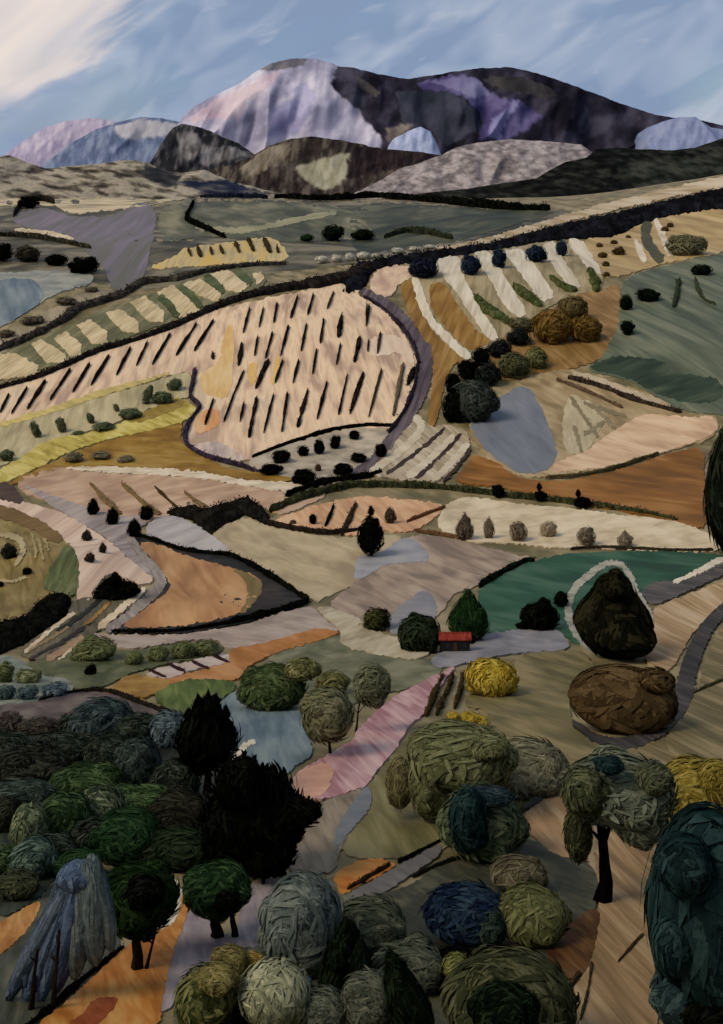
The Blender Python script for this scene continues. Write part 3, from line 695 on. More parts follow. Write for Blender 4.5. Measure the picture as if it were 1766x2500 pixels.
for s in ('3: 325,540 390,520 440,600 520,720 612,792 510,832 430,762 340,650', '3: 190,520 270,515 292,660 350,750 440,830 500,885; 5: 440,150 395,250 360,440 312,440 345,250 340,150 300,40; 3: 250,700'):
    sheet('crop_strip', None, s, [(112, 80, 32), (134, 100, 44), (152, 122, 68)], 3, parent=fan, kind=None, soft=1, L_=60, W_=10, ang=-58)
F('pale pink plot at the head of the vineyard', '3: 60,540 100,462 230,450 272,480 240,520 195,530 172,590 92,585', PINK, 4, L_=30, W_=12)
F('ochre shoulder under the brown bushes', '3: 700,740 780,690 990,570 1080,560 1172,525 1180,720 1140,840 1010,890; 5: 900,200 780,220 620,240 560,170 640,60', [(104, 80, 42), (128, 100, 58), (148, 122, 84)], 2, L_=50, W_=16, ang=60)
F('straw upland field at the right', '3: 1000,328 1150,328 1260,262 1450,215 1640,195 1700,300 1640,392 1450,424 1300,455 1200,495 1085,505 1040,400', [(142, 120, 82), (168, 146, 104), (186, 164, 124)], 2, L_=70, W_=14, ang=15)
wst = F('pale furrow strip on the upland field', '3: 1310,245 1340,245 1410,412 1375,415', WH, 4, soft=1, grid=8)
F('pale wedge beside the dark furrow', '3: 1225,345 1250,340 1295,440 1265,445', WH, 4, soft=1, grid=8)
F('dark furrow strip on the upland field', '3: 1262,262 1308,258 1300,335 1375,430 1330,445 1262,350', [(62, 60, 42), (82, 80, 58)], 4, soft=1, grid=8)
F('sage green hillside at the right', '3: 1172,525 1250,482 1450,432 1640,395 1800,380 1800,900; 5: 1800,430 1622,385 1540,385 1420,365 1340,315 1200,228 1005,190 1100,130 1150,20; 3: 1165,720', [(68, 76, 62), (88, 96, 80), (112, 116, 98)], 3, L_=90, W_=26, ang=50)
F('dark green fallow on the right hillside', '5: 1005,188 1150,122 1370,152 1382,200 1622,230 1622,330 1480,340 1340,305 1200,222', [(34, 46, 34), (48, 60, 46), (68, 78, 62)], 4, L_=90, W_=14, ang=-12)
# cream road and dark verge on the ridge
T('cream road climbing to the right edge', '3: 330,375 420,365 600,325 800,265 1000,205 1150,165 1400,108 1640,50 1640,112 1540,122 1300,172 1000,242 700,322 480,375', [(146, 128, 96), (172, 156, 130), (190, 178, 158)], 3, L_=60, W_=8, ang=12)
sheet('hedgerow', 'black overgrown hedgerow beside the cream road', '3: -40,470 40,430 350,385 600,355 850,285 1050,243 1250,193 1400,163 1550,125 1700,105 1700,190 1450,218 1250,268 1150,328 900,332 650,372 500,398 330,430 250,440 80,460 40,560 0,560 -40,580', [(10, 10, 13), (18, 19, 24), (32, 34, 42)], 4,
      kind=None, cat='hedge', rise=9, foliage=FOL_FAR, grid=8, fuzz=900)
hedge('hedge', 'long black hedge along the top of the vineyard', 'hedge', '4: -60,290 0,272 150,232 300,170 420,112 600,62 780,-5; 2: 880,670 1000,615 1100,585 1250,555 1400,540 1540,505 1622,470', [11, 12, 14, 18, 34, 44], [7, 8, 8, 9, 14, 16], [(20, 18, 18), (34, 30, 30), (54, 48, 46)], leaf=2.0)
hedge('hedge', 'grey scrub hedge above the striped terrace', 'hedge', '2: -40,840 150,762 280,692 330,645 480,602 560,572 620,525 750,520 900,480 1100,450 1260,445', [16, 20, 22, 18, 8], [8, 9, 10, 7, 4], [(34, 30, 32), (54, 50, 48), (84, 80, 70)], leaf=1.6)
hedge('hedge', 'dark hooked hedge on the far plain', 'hedge', '2: 855,170 825,225 822,255 900,290 990,328', [7, 12, 9], [7, 9, 6], BLACK)
hedge('hedge', 'black scrub line at the foot of the brown hill', 'hedge', '2: 1210,150 1300,158 1420,165 1540,160 1622,150; 3: 100,150 300,165 520,190 700,205 860,205', [8, 18, 12, 22, 16], [7, 12, 9, 16, 10], BLACK)
hedge('hedge', 'navy black scrub line below the cream plain', 'hedge', '2: 880,128 980,135 1100,148 1180,150', [6, 12, 8], [5, 8, 5], [(14, 18, 30), (28, 34, 48)])
hedge('hedge', 'broken black hedge above the bushes at the left edge', 'hedge', '2: -40,320 80,322 200,335 330,360 400,375', [8, 12, 7], [6, 9, 5], [(14, 14, 12), (34, 33, 28), (70, 68, 56)])
hedge('hedge', 'dark hedge right of the paired black trees', 'hedge', '3: 130,330 220,300 330,310 430,335', [8, 22, 12], [6, 10, 7], [(28, 32, 24), (48, 52, 40)])
hedge('hedge', 'dark scrub along the top of the violet field', 'hedge', '2: 60,235 90,180 180,160 240,175', [8, 14, 8], [6, 9, 6], [(18, 18, 16), (40, 38, 34)])
# purple track round the vineyard
T('purple grey track curving round the vineyard', ribbon(P('3: 20,560 110,600 200,680 262,760 300,860; 5: 300,60 318,150 300,280 240,390 170,485 90,595 -10,650'), [20, 34, 36, 34, 30, 26, 24]), [(62, 52, 58), (82, 72, 78), (104, 94, 100)], 4, L_=60, W_=8, ang=-60)
hedge('ditch_bank', 'dark purple bank along the left edge of the vineyard', 'bank', '4: 858,188 850,250 832,312 888,350 840,410 808,480 830,535 930,582 1060,612 1140,642', [9, 10, 11, 9, 8], [5, 6, 6, 4], [(32, 26, 34), (48, 40, 56), (66, 58, 78)], leaf=1.0)
hedge('ditch_bank', 'dark verge inside the bend of the purple track', 'bank', '3: 40,590 130,640 220,735 270,820 285,890; 5: 280,150 265,270 215,385 150,470', [6, 9, 10, 9, 12], [3, 4, 5, 5], [(24, 20, 28), (38, 32, 44), (56, 48, 62)])

# ------------------------------------------------------------------ left flank: sage field, yellow bank, ochre field
F('pale sage field dotted with green bushes', '4: -60,450 200,385 430,312 650,248 830,192 850,250 832,312 700,345 500,425 340,475 200,505 100,575 -60,640', [(142, 134, 104), (168, 158, 126), (186, 176, 146)], 3, L_=60, W_=18, ang=60)
F('yellow margin above the sage field', ribbon(P('4: -20,440 200,378 430,298 640,240 740,205'), [12, 16, 14, 6]), [(158, 146, 92), (180, 164, 104), (196, 178, 112)], 4, L_=50, W_=6, ang=15)
F('yellow green grass bank', '4: 780,310 830,335 875,360 815,420 640,462 450,502 280,562 120,645 -60,720 -60,660 100,572 200,502 350,477 520,432 700,347', [(140, 124, 52), (170, 156, 78), (194, 182, 112)], 4, L_=60, W_=8, ang=18, contrast=1.2)
och = F('ochre stubble field inside the bend', '4: 815,410 790,480 825,540 930,592 1000,620 1130,642 1290,662 1280,685 1100,675 900,645 700,625 450,625 270,630 100,680 -60,730 150,632 280,575 450,505 640,462', [(112, 82, 26), (134, 102, 36), (150, 124, 62)], 3, L_=70, W_=9, ang=4)
F('cream furrow band across the grass bank', '4: 560,410 700,350 790,315 815,345 700,400 580,430', [(120, 104, 50), (146, 124, 62)], 5, L_=40, W_=6, ang=18)
T('white chalk track below the ochre field', '4: 250,622 440,618 700,626 900,642 1100,682 1250,682 1380,708 1300,738 1100,706 880,668 640,652 400,642', [(176, 164, 144), (198, 186, 166), (210, 200, 184)], 5, L_=40, W_=6)
pnk = F('dusty pink field with brown furrow rows', '4: 60,690 200,612 400,642 700,655 900,668 1100,704 1300,738 1400,720 1450,740 1250,830 1200,815 1090,765 900,800 740,830 640,860 500,860 300,790 120,740', [(150, 122, 104), (174, 146, 124), (188, 164, 142)], 3, L_=70, W_=16, ang=-8)
for i, (s, w) in enumerate((('4: 395,690 450,750 530,830', 15), ('4: 535,690 610,760 700,832', 15), ('4: 680,705 730,755 785,805', 9), ('4: 812,730 860,770 920,805', 10))):
    hedge('furrow_ridge', ['broad brown furrow ridge nearest the two black cypresses', 'second broad brown furrow ridge on the dusty pink field', 'thin dark furrow ridge on the dusty pink field', 'short brown furrow ridge next to the black hedge roof'][i], 'furrow', s, [w * .6, w, w], 2.0, [(46, 38, 26), (66, 54, 36)] if i == 2 else [(96, 80, 56), (116, 98, 70)], one=True, leaf=.3)
F('dark brown corner plot at the left edge', '4: -40,690 60,690 112,792 0,762 -40,755', [(58, 42, 36), (76, 58, 50)], 5)
F('lilac field between pink plots', '4: 85,690 150,715 300,770 420,810 560,840; 6: 640,110 650,150 560,180 600,230 640,300 700,370 695,402 600,332 470,205 280,102', LILAC, 4, L_=60, W_=16, ang=-30)
# orchard under the vineyard
F('grey beige orchard plot with black trees', '4: 1080,590 1230,532 1400,477 1622,432; 5: 0,448 170,445 140,512 60,612 -10,645; 4: 1500,690 1370,705 1280,662 1140,642', [(136, 128, 116), (164, 154, 138), (182, 172, 156)], 3, L_=40, W_=12)
hedge('hedge', 'thin dark hedge at the foot of the vineyard rows', 'hedge', '4: 1110,577 1250,522 1450,457 1622,436; 5: 60,436 170,440', [5, 6, 6], [4, 5, 5], BLACK)
dia = F('fanned plough strips at the track bend', '5: 275,385 330,450 400,430 480,450 520,510 400,690 140,668 40,648 120,590', [(136, 124, 104), (162, 150, 130), (184, 174, 154)], 4, L_=60, W_=8, ang=45)
for s, w in (('5: 400,450 270,560 140,652', 9), ('5: 472,470 370,580 270,672', 10), ('5: 512,540 450,620 392,682', 7)):
    strip('furrow', s, w, [(44, 32, 28), (66, 50, 42)], dia, 5, grid=8)
for s in ('5: 262,395 310,440 200,560 80,632', '5: 440,480 330,590 230,665', '5: 500,515 430,600 345,680'):
    strip('crop_strip', s, 17, [(176, 166, 146), (196, 188, 170)], dia, 5, grid=8)
hedge('hedge', 'dark green hedge along the valley bottom', 'hedge', '4: 1190,815 1300,765 1420,730 1540,700; 5: 0,700 150,700 340,705 560,730 640,742 800,757 960,775 1100,795 1300,825 1420,855', [22, 26, 16, 12, 14, 16, 12], [10, 11, 8, 7, 8, 8, 6], [(24, 28, 18), (44, 48, 32), (70, 72, 48)], leaf=1.6)
hedge('hedge', 'black tangle of scrub at the valley bend', 'hedge', '4: 1260,750 1370,705 1450,685 1540,672 1622,660; 5: 60,660 120,640', [14, 20, 16, 10], [8, 11, 9, 5], BLACK, leaf=1.6)

# ------------------------------------------------------------------ right middle: khaki basin, blue field, orange field
F('khaki basin around the blue field', '5: 480,450 600,320 750,225 890,188 1010,200 1340,312 1440,382 1610,392 1590,490 1400,545 1200,605 850,668 700,655 600,595', [(126, 110, 80), (150, 132, 100), (170, 152, 122)], 4, L_=50, W_=14, ang=30)
F('smooth blue grey field', '5: 500,422 560,372 640,312 730,258 790,292 850,420 902,572 842,642 722,648 620,582 540,502', [(98, 104, 116), (110, 116, 128), (122, 126, 138)], 5, L_=60, W_=30, ang=60, contrast=.7)
F('pale pink sloping field', '5: 1150,455 1270,385 1450,400 1600,400 1590,480 1450,525 1200,605 1000,632 850,645 890,595 1000,562 1110,485', [(172, 144, 120), (194, 166, 138), (206, 182, 156)], 5, L_=70, W_=14, ang=14)
bas = F('cream plot ruled with olive strips', '5: 935,325 960,300 1060,345 1120,400 1060,480 1030,550 930,572 908,440', [(158, 148, 122), (180, 170, 142)], 5, L_=40, W_=8, ang=-60)
for s in ('5: 950,310 1010,400 1075,490', '5: 1055,355 1100,400 1150,455', '5: 1010,340 1100,370 1200,400', '5: 965,440 985,500 1000,560', '5: 1010,480 1060,450 1100,420'):
    strip('crop_strip', s, 9, [(112, 104, 78), (134, 124, 98)], bas, 6, grid=8)
hedge('hedge', 'dark straight hedge above the cream ruled plot', 'hedge', '5: 940,228 1100,272 1240,332 1440,382', [12, 14, 10], [7, 8, 6], [(28, 24, 22), (44, 38, 34), (66, 58, 50)])
T('cream path beside the straight dark hedge', ribbon(P('5: 955,205 1100,245 1240,300 1350,340'), 11), [(160, 146, 124), (182, 168, 146)], 5)
hedge('hedge', 'brown hedge below the straight dark hedge', 'hedge', '5: 890,238 1000,280 1090,320 1180,362', 8, 5, [(70, 56, 46), (96, 80, 66)])
F('burnt orange field above the valley hedge', '5: 880,685 1000,668 1200,622 1400,552 1540,528 1540,700 1560,900 1420,860 1200,815 900,765 650,705 430,690 500,600 520,560 640,602 700,665', [(104, 70, 26), (128, 86, 34), (148, 106, 56)], 4, L_=110, W_=16, ang=8)
hedge('hedge', 'thin olive hedge arching over the orange field', 'hedge', '5: 840,668 1000,660 1150,625 1250,590 1340,562', 6, 5, [(66, 58, 38), (92, 82, 56)])

# ------------------------------------------------------------------ valley floor
F('cream field with six grey trees', '7: 395,60 500,22 700,58 1000,84 1200,110 1420,132 1560,185 1640,268 1400,270 1050,250 900,256 750,235 500,225 400,195 360,140', [(172, 158, 132), (194, 180, 154), (206, 194, 172)], 3, L_=60, W_=14, ang=-6)
F('peach plot beside the black cypress', '6: 1190,135 1300,95 1400,62 1560,30; 7: 60,22 400,58 380,100 250,190 100,170; 6: 1622,200 1400,185', [(172, 134, 102), (194, 154, 120), (204, 174, 140)], 3, L_=50, W_=14, ang=40)
F('warm beige field in the middle of the valley', '6: 920,195 1000,145 1080,112 1180,160 1480,208 1622,205; 7: 240,190 120,290 0,420 -140,470; 6: 1400,500 1030,285', [(142, 128, 104), (164, 150, 122), (180, 166, 138)], 2, L_=70, W_=20, ang=20)
F('mauve grey fallow field', '7: 240,185 480,222 720,285 820,300 560,415 420,460 380,560 160,620 0,590 -130,500 0,410 130,310', MAUVE, 3, L_=70, W_=18, ang=25)
F('blue grey triangle on the fallow field', '7: 240,188 352,312 200,322 120,332 0,412 0,292 100,287', [(122, 124, 134), (138, 140, 150), (152, 152, 158)], 4, soft=1)
F('blue patch of ground behind the dark trees', '7: 200,510 320,425 372,520 330,620 150,640 150,560', [(116, 118, 128), (134, 134, 140)], 4)
F('emerald green meadow', '7: 545,430 720,335 900,282 1060,272 1400,268 1640,285 1640,310 1500,365 1420,415 1260,445 1320,560 1000,700 880,610 700,630 560,640 540,500', [(28, 60, 44), (40, 78, 58), (64, 94, 76)], 4, L_=110, W_=22, ang=12)
hedge('hedge', 'dark hedge at the corner of the emerald meadow', 'hedge', '7: 548,425 640,372 740,318 792,310', [10, 16, 10], [8, 10, 7], BLKGRN)
hedge('hedge', 'thin dark hedge above the emerald meadow', 'hedge', '7: 950,262 1050,252 1200,258 1400,268 1580,266', [4, 6, 5], [4, 5, 4], [(36, 34, 28), (60, 56, 44)])
F('blue grey yard around the red roofed hut', '7: 545,640 700,618 890,602 970,705 720,715 545,745 380,790 330,760 360,715 530,690', [(108, 108, 116), (124, 124, 132), (140, 138, 144)], 5, L_=60, W_=14, ang=4)
T('pale worn path crossing the valley floor', '6: 1375,512 1480,520 1622,590; 7: 0,590 150,642 335,682 330,730 250,748 100,725 -60,690; 6: 1500,610', [(140, 130, 110), (164, 154, 132), (180, 172, 152)], 5, L_=60, W_=12, ang=-22)
F('grey green ground below the pale path', '6: 1180,720 1350,660 1500,630 1622,680; 7: 200,742 330,740 400,780 330,850 100,901; 9: 60,180 -60,260; 8: 1350,160 1150,120', [(78, 82, 62), (98, 100, 78), (120, 120, 98)], 3, L_=60, W_=16)
halo = T('pale track looping round the great dark tree', ribbon(P('7: 1290,640 1318,560 1250,460 1215,380 1180,330 1110,318 1040,370 965,430 935,540 970,640 1060,712'), [6, 9, 12, 15, 18, 18, 12]), [(122, 122, 112), (150, 148, 138), (170, 166, 156)], 6, L_=40, W_=8)
T('slate grey lane entering at the right edge', '7: 1640,322 1500,385 1420,405 1310,408 1255,450 1310,515 1400,480 1480,440 1640,372', [(58, 56, 58), (76, 72, 72), (96, 92, 88)], 6, L_=60, W_=8, ang=18)
T('pale kerb of the slate lane', ribbon(P('7: 1400,412 1490,375 1560,335 1640,300'), [8, 14, 14]), WH, 7)
F('straw slope inside the dark road', '7: 1640,390 1400,488 1305,522 1310,640 1270,720 1310,810 1390,800 1450,690 1510,600 1640,480', [(132, 108, 76), (156, 133, 102), (180, 162, 138)], 5, L_=80, W_=14, ang=55)
T('dark grey road sweeping round the brown mound', ribbon(P('7: 1660,500 1570,580 1510,680 1470,790 1450,900; 9: 1460,150 1425,250 1330,345 1200,402 1070,385 960,300'), [26, 34, 40, 44, 44, 40, 34, 26, 16]), [(38, 36, 38), (54, 50, 50), (74, 70, 66)], 6, L_=60, W_=10, ang=60)
F('pale straw field at the right edge', '7: 1660,560 1580,650 1540,760 1510,901; 9: 1500,120 1480,240 1340,390 1480,500 1700,520 1700,-120', [(90, 82, 55), (114, 103, 72), (144, 130, 100)], 5, L_=90, W_=18, ang=60)
hedge('hedge', 'thin dark hedge on the straw field at the right edge', 'hedge', '9: 1490,178 1550,148 1640,112', [6, 8, 8], 5, [(48, 48, 34), (70, 68, 48)])

# ------------------------------------------------------------------ left valley: arrow field
arw = F('black earth margin of the arrow shaped field', '6: 575,195 660,212 800,268 1030,278 1200,380 1365,490 1080,585 800,632 485,628 540,555 705,420 680,370 590,245', [(20, 19, 18), (32, 30, 28), (48, 44, 38)], 4, soft=0, L_=50, W_=10)
F('tan arrow shaped ploughed field', '6: 600,228 700,238 820,292 1020,342 1152,390 1152,452 1082,540 870,592 640,612 520,602 640,522 742,450 752,410 680,325', [(138, 98, 64), (164, 122, 82), (180, 142, 102)], 5, soft=1, L_=90, W_=26, ang=35)
F('olive end of the arrow field', '6: 1010,345 1150,392 1155,455 1085,540 1050,545 1095,470 1080,400', [(96, 84, 46), (116, 100, 58)], 6, L_=40, W_=12, ang=70)
T('grey lilac lane bending round the arrow field', ribbon(P('6: 565,205 620,280 690,360 720,410 650,480 560,560 470,622'), [16, 22, 24, 26, 22, 20]), [(106, 98, 96), (130, 122, 118), (152, 144, 138)], 6, L_=40, W_=8, ang=40)
hedge('hedge', 'black hedge on the upper edge of the arrow field', 'hedge', '6: 575,195 660,215 800,268 920,282 1030,290 1200,385 1355,487', [8, 12, 13, 16, 12], [6, 8, 8, 9, 7], BLACK)
hedge('hedge', 'black hedge on the lower edge of the arrow field', 'hedge', '6: 490,624 650,628 800,622 940,600 1080,572 1220,535 1355,492', [8, 8, 10, 20, 12], [5, 6, 7, 10, 6], BLACK)
sheet('hedgerow', 'broad black thicket shaped like a roof above the lilac slope', '4: 730,815 800,795 860,788 900,805 1000,775 1090,752 1150,790 1185,835; 6: 1180,150 1080,108 1000,140 930,190 830,125 735,103', [(12, 12, 11), (22, 21, 19), (38, 36, 32)], 5, kind=None, cat='hedge', rise=9, foliage=FOL_FAR, soft=0, grid=8, fuzz=380)
hedge('hedge', 'black brown hedge under the peach plot', 'hedge', '6: 1180,148 1250,165 1350,182 1480,192 1622,170', [12, 10, 8, 8], [8, 7, 6, 5], [(26, 22, 20), (42, 36, 32)])
F('pale lilac slope under the black thicket', '6: 640,150 720,108 830,130 930,192 1035,285 800,268 655,215', [(142, 138, 142), (160, 156, 158), (174, 170, 170)], 4, soft=1, L_=60, W_=14, ang=-20)
pcr = F('pale pink field with six small dark trees', '6: -40,40 20,42 110,55 280,100 470,215 600,330 690,402 600,425 500,350 420,420 405,490 345,510 338,430 350,330 320,250 200,150 -40,80', [(172, 148, 134), (194, 170, 154), (208, 188, 172)], 5, L_=60, W_=16, ang=-35)
F('olive knoll at the left edge', '6: -60,50 100,92 220,160 282,210 332,262 352,350 338,475 230,465 170,505 100,575 -60,595', [(98, 84, 44), (120, 104, 60), (138, 124, 80)], 4, L_=60, W_=14, ang=45)
F('green flank of the olive knoll', '6: 285,240 330,262 350,350 338,470 250,460 180,430 230,330', [(64, 74, 40), (84, 92, 54), (106, 110, 74)], 6, L_=40, W_=10, ang=75)
F('brown crest of the olive knoll', '6: -60,50 90,90 220,160 285,215 240,240 120,160 -60,110', [(98, 76, 40), (116, 92, 54)], 6, L_=50, W_=12, ang=-30)
rng = F('cream ring path round the dark round bush', ribbon(P('6: -30,205 30,200 85,215 105,260 90,300 65,335'), [8, 14, 16, 12, 8]), [(152, 138, 104), (172, 160, 126)], 7)
T('thin cream furrow on the olive knoll', ribbon(P('6: -20,395 40,408 80,400 120,385'), 6), [(152, 138, 104), (172, 160, 126)], 7)
for i, s in enumerate(('6: 140,190 150,240 160,300', '6: 170,215 180,265 190,310', '6: 190,215 205,240 215,270')):
    T(['left', 'middle', 'right'][i] + ' cream rake mark of three on the olive knoll', ribbon(P(s), 6), [(136, 124, 84), (156, 144, 104)], 7)
sheet('hedgerow', 'black thicket at the foot of the olive knoll', '6: -60,590 100,575 165,500 230,462 318,470 300,540 200,615 80,690 -60,735', [(8, 8, 8), (13, 14, 12), (24, 25, 21)], 6, kind=None, cat='hedge', rise=14, foliage=FOL_FAR, grid=9, fuzz=500)
stp = F('striped kitchen plot left of the arrow field', '6: 320,480 450,470 600,425 650,450 560,530 440,615 350,680 230,765 60,720 210,610 300,560', [(62, 58, 46), (84, 78, 62), (104, 98, 78)], 5, L_=60, W_=8, ang=38)
for s, w, c in (('6: 640,435 540,520 430,612', 15, CREAM), ('6: 480,500 420,560 370,605', 9, OCHRE), ('6: 330,540 220,620 105,722', 9, CREAM), ('6: 400,590 270,675 130,745', 8, VINE), ('6: 370,650 290,700 205,752', 16, [(132, 106, 80), (160, 134, 108)]),
                ('6: 310,600 220,660 120,715', 7, [(112, 92, 62), (136, 116, 84)]), ('6: 455,470 380,540 250,625', 10, BLKGRN), ('6: 350,675 300,715 260,752', 6, CREAM)):
    strip('crop_strip', s, w, c, stp, 7, grid=8)
F('mauve grey strip below the arrow field', '6: 380,625 490,640 800,638 1080,592 1365,500 1420,560 1520,625 1300,665 1000,705 950,655 800,665 560,705 450,660', [(130, 118, 112), (152, 138, 130), (166, 154, 146)], 4, L_=80, W_=14, ang=8)
F('orange slope below the mauve strip', '6: 1000,702 1200,668 1400,605 1520,630 1300,690 1180,730 1070,790 1060,840 800,850 700,870 480,910; 8: 440,170 480,170 620,195; 6: 470,880 570,805 700,840 1000,760', [(140, 92, 40), (162, 110, 60), (174, 130, 86)], 5, L_=70, W_=14, ang=12)
F('ochre triangle above the dark wood', '8: 480,170 500,140 580,88 700,108 765,130 690,180 610,195', OCHRE, 6)
F('green bank under the orchard trees', '6: 350,650 560,720 950,655 1000,720 600,790 480,860 330,880 150,860 60,780 200,740', [(58, 66, 42), (78, 84, 56), (100, 102, 74)], 5, L_=50, W_=12, ang=8)
whs = F('white plot with four dark purple rows', '6: 625,805 900,738 1005,715 1010,765 850,792 735,840', [(166, 150, 142), (188, 176, 168)], 6, soft=1, grid=8)
for i, (x, y) in enumerate(((690, 812), (775, 787), (878, 775), (965, 745))):
    hedge('vine_row', ['lowest', 'second lowest', 'second highest', 'highest'][i] + ' of four dark purple rows on the white plot', 'vine row', f'6: {x-35},{y-20} {x},{y} {x+38},{y+16}', [9, 13, 11], 4, [(34, 22, 30), (54, 38, 44)], one=True, leaf=.5)
F('bright green bank left of the leafy tree', '8: 660,190 760,128 900,108 1060,128 970,210 830,250 800,290 760,255', [(56, 74, 28), (78, 96, 42), (104, 116, 62)], 6, L_=50, W_=12, ang=40)
F('blue grey scrub ground at the left edge', '8: -60,20 60,0 180,100 300,105 340,165 180,208 -60,240', [(80, 92, 88), (104, 114, 108), (130, 136, 126)], 5, L_=40, W_=14)
F('mauve crest of the wooded slope', '8: -60,232 180,208 340,168 480,168 600,215 800,295 820,400 560,330 -60,360', [(66, 58, 58), (88, 78, 76), (106, 98, 94)], 5, L_=60, W_=16, ang=10)
hedge('hedge', 'dark ridge hedge along the crest of the wood', 'hedge', '8: 170,208 320,168 480,165 600,215 700,250 800,295', [5, 7, 12, 10], [5, 6, 10, 9], [(22, 20, 18), (36, 32, 28)])
F('blue grey slope beside the black pine', '8: 960,215 1060,150 1300,195 1345,330 1385,440 1285,505 1235,560 1110,480 1030,390 980,300', [(78, 96, 108), (96, 114, 124), (116, 130, 136)], 5, L_=50, W_=24, ang=50)
F('dark wood floor', '8: -60,330 300,330 560,310 820,330 1020,380 1120,480 1300,600 1320,780 1290,901; 10: 1240,220 1100,260 850,240 600,150 470,120 250,250 180,350 -60,480', [(30, 34, 30), (42, 48, 42), (60, 66, 58)], 4, L_=70, W_=26, ang=30)
T('pink lilac lane climbing to the yellow bush', '7: 395,800 440,770; 9: 440,65 380,140 310,270 240,310 200,400 90,520 60,575; 8: 1600,590 1430,645 1278,622 1280,540 1400,470 1560,380; 9: 0,350 150,200 330,110', [(146, 106, 114), (172, 138, 144), (190, 164, 164)], 6, L_=70, W_=16, ang=38, contrast=1.2)
F('salmon foot of the pink lane', '8: 1280,545 1400,480 1480,500 1430,640 1280,622', [(172, 130, 116), (190, 152, 132)], 7)
F('olive meadow behind the brown mound', '7: 700,718 960,705 1030,720 1060,800; 9: 1020,60 950,150 945,280 1070,372 1200,388 1010,480 900,560 880,420 700,370 600,340 600,250 480,230 500,170 700,160', [(84, 78, 50), (106, 98, 66), (130, 118, 84)], 4, L_=80, W_=20, ang=20)
F('khaki slope right of the brown mound', '9: 1000,480 1200,385 1340,380 1480,490 1622,440 1640,640 1440,640 1380,700 1100,640 900,600', [(86, 78, 52), (110, 98, 68), (134, 120, 90)], 4, L_=90, W_=18, ang=35)
F('olive slope below the pink lane', '9: 60,580 200,400 320,280 650,330 920,420 930,560 760,690 500,830 200,901 -60,901 -60,700', [(84, 80, 52), (104, 100, 66), (124, 118, 84)], 3, L_=70, W_=26, ang=60)
F('taupe ground right of the black mass', '8: 1300,790 1400,690 1430,645 1600,592; 9: 60,590 0,740 -60,860; 10: 1470,240 1430,240 1280,270 1250,100', [(98, 90, 78), (118, 108, 94), (138, 128, 112)], 5, L_=60, W_=18, ang=60)
F('blue grey wedge below the pink lane', '8: 1475,770 1600,590; 9: 70,585 75,680 0,760 -60,840; 8: 1470,880', [(92, 98, 108), (110, 116, 124)], 6)
F('peach ground under the oval bush', '9: 740,700 900,600 940,640 920,790 1000,901; 11: 1050,200 860,160 780,70 700,60; 9: 730,790', [(124, 98, 68), (148, 120, 88), (164, 140, 108)], 5, L_=60, W_=20, ang=70)
# ------------------------------------------------------------------ foreground ground
F('peach footpath down the right foreground', '11: 1050,60 1140,60 1310,130 1360,200 1340,500 1320,680 1360,960 860,960 930,800 1010,690 1070,520 1080,400', [(112, 92, 64), (138, 114, 82), (158, 136, 104)], 5, L_=120, W_=20, ang=80)
F('rust brown patch beside the footpath', '11: 840,575 1000,420 1085,400 1065,535 1020,690 910,725 860,650', [(58, 36, 16), (80, 52, 24), (98, 72, 40)], 6, L_=50, W_=16, ang=60)
F('dark olive scrub ground in the right foreground', '11: -40,340 200,330 380,200 640,170 780,80 1060,200 1085,400 840,575 920,800 860,960 -40,960', [(40, 44, 36), (56, 58, 46), (78, 78, 62)], 4, L_=70, W_=24, ang=30)
F('orange bank below the oval bush', '10: 1465,250 1560,200 1660,175; 11: 190,208 150,235 0,315; 10: 1500,350', [(148, 88, 30), (168, 108, 44), (180, 128, 66)], 6, soft=1)
T('grey lane above the scrub', '11: -20,350 0,325 190,215 385,110 385,160 250,255 80,362', [(84, 82, 84), (104, 102, 102)], 6, soft=1, L_=50, W_=10, ang=30)
hedge('hedge', 'brown twig hedge on the orange bank', 'hedge', '11: -30,320 70,260 155,212', [8, 13, 10], 7, [(30, 22, 16), (52, 38, 26)])
hedge('hedge', 'dark twig hedge beyond the grey lane', 'hedge', '11: 190,198 290,150 382,102', [6, 8, 6], 5, BLACK)
hedge('hedge', 'dark twig hedge between grey lane and scrub', 'hedge', '11: 255,262 360,210 460,175 600,180', [5, 8, 7], 5, [(30, 28, 22), (48, 46, 36)])
F('orange earth path in the left foreground', '10: 810,300 835,400 760,600 720,760 700,960 100,960 320,790 530,590 640,505 770,480', [(146, 92, 36), (170, 114, 54), (184, 138, 80)], 6, L_=70, W_=16, ang=40)
F('rust red stain on the orange path', '10: 300,901 380,860 410,800 520,790 500,850 400,940 300,960', [(112, 52, 28), (138, 74, 40)], 7, L_=40, W_=8, ang=30)
F('orange bank at the left edge', '10: -60,500 0,465 100,400 182,360 160,440 80,545 -60,650', [(138, 90, 40), (164, 116, 62), (178, 136, 84)], 5, L_=60, W_=14, ang=45)
F('lilac grey ground between round tree and slate bush', '10: 820,400 930,430 960,520 1050,500 1060,350 1130,270 1290,262 1260,460 1180,560 1060,575 940,600 900,720 790,800 690,880 740,620', [(112, 104, 112), (134, 126, 132), (152, 142, 146)], 5, L_=60, W_=20, ang=60)
F('white highlight painted on the ground behind the round tree', '10: 690,210 740,240 810,320 800,420 700,530 660,500 760,400 750,300', [(168, 164, 148), (196, 192, 178), (206, 202, 190)], 6, L_=20, W_=6, ang=60)  # pale patch stands for light on the ground, put into the soil colour
F('dim olive ground in the bottom corner', '10: -80,640 80,560 180,350 260,250 500,200 560,560 320,780 100,960 -80,960', [(48, 52, 44), (66, 70, 60), (88, 88, 74)], 4, L_=60, W_=18, ang=50)
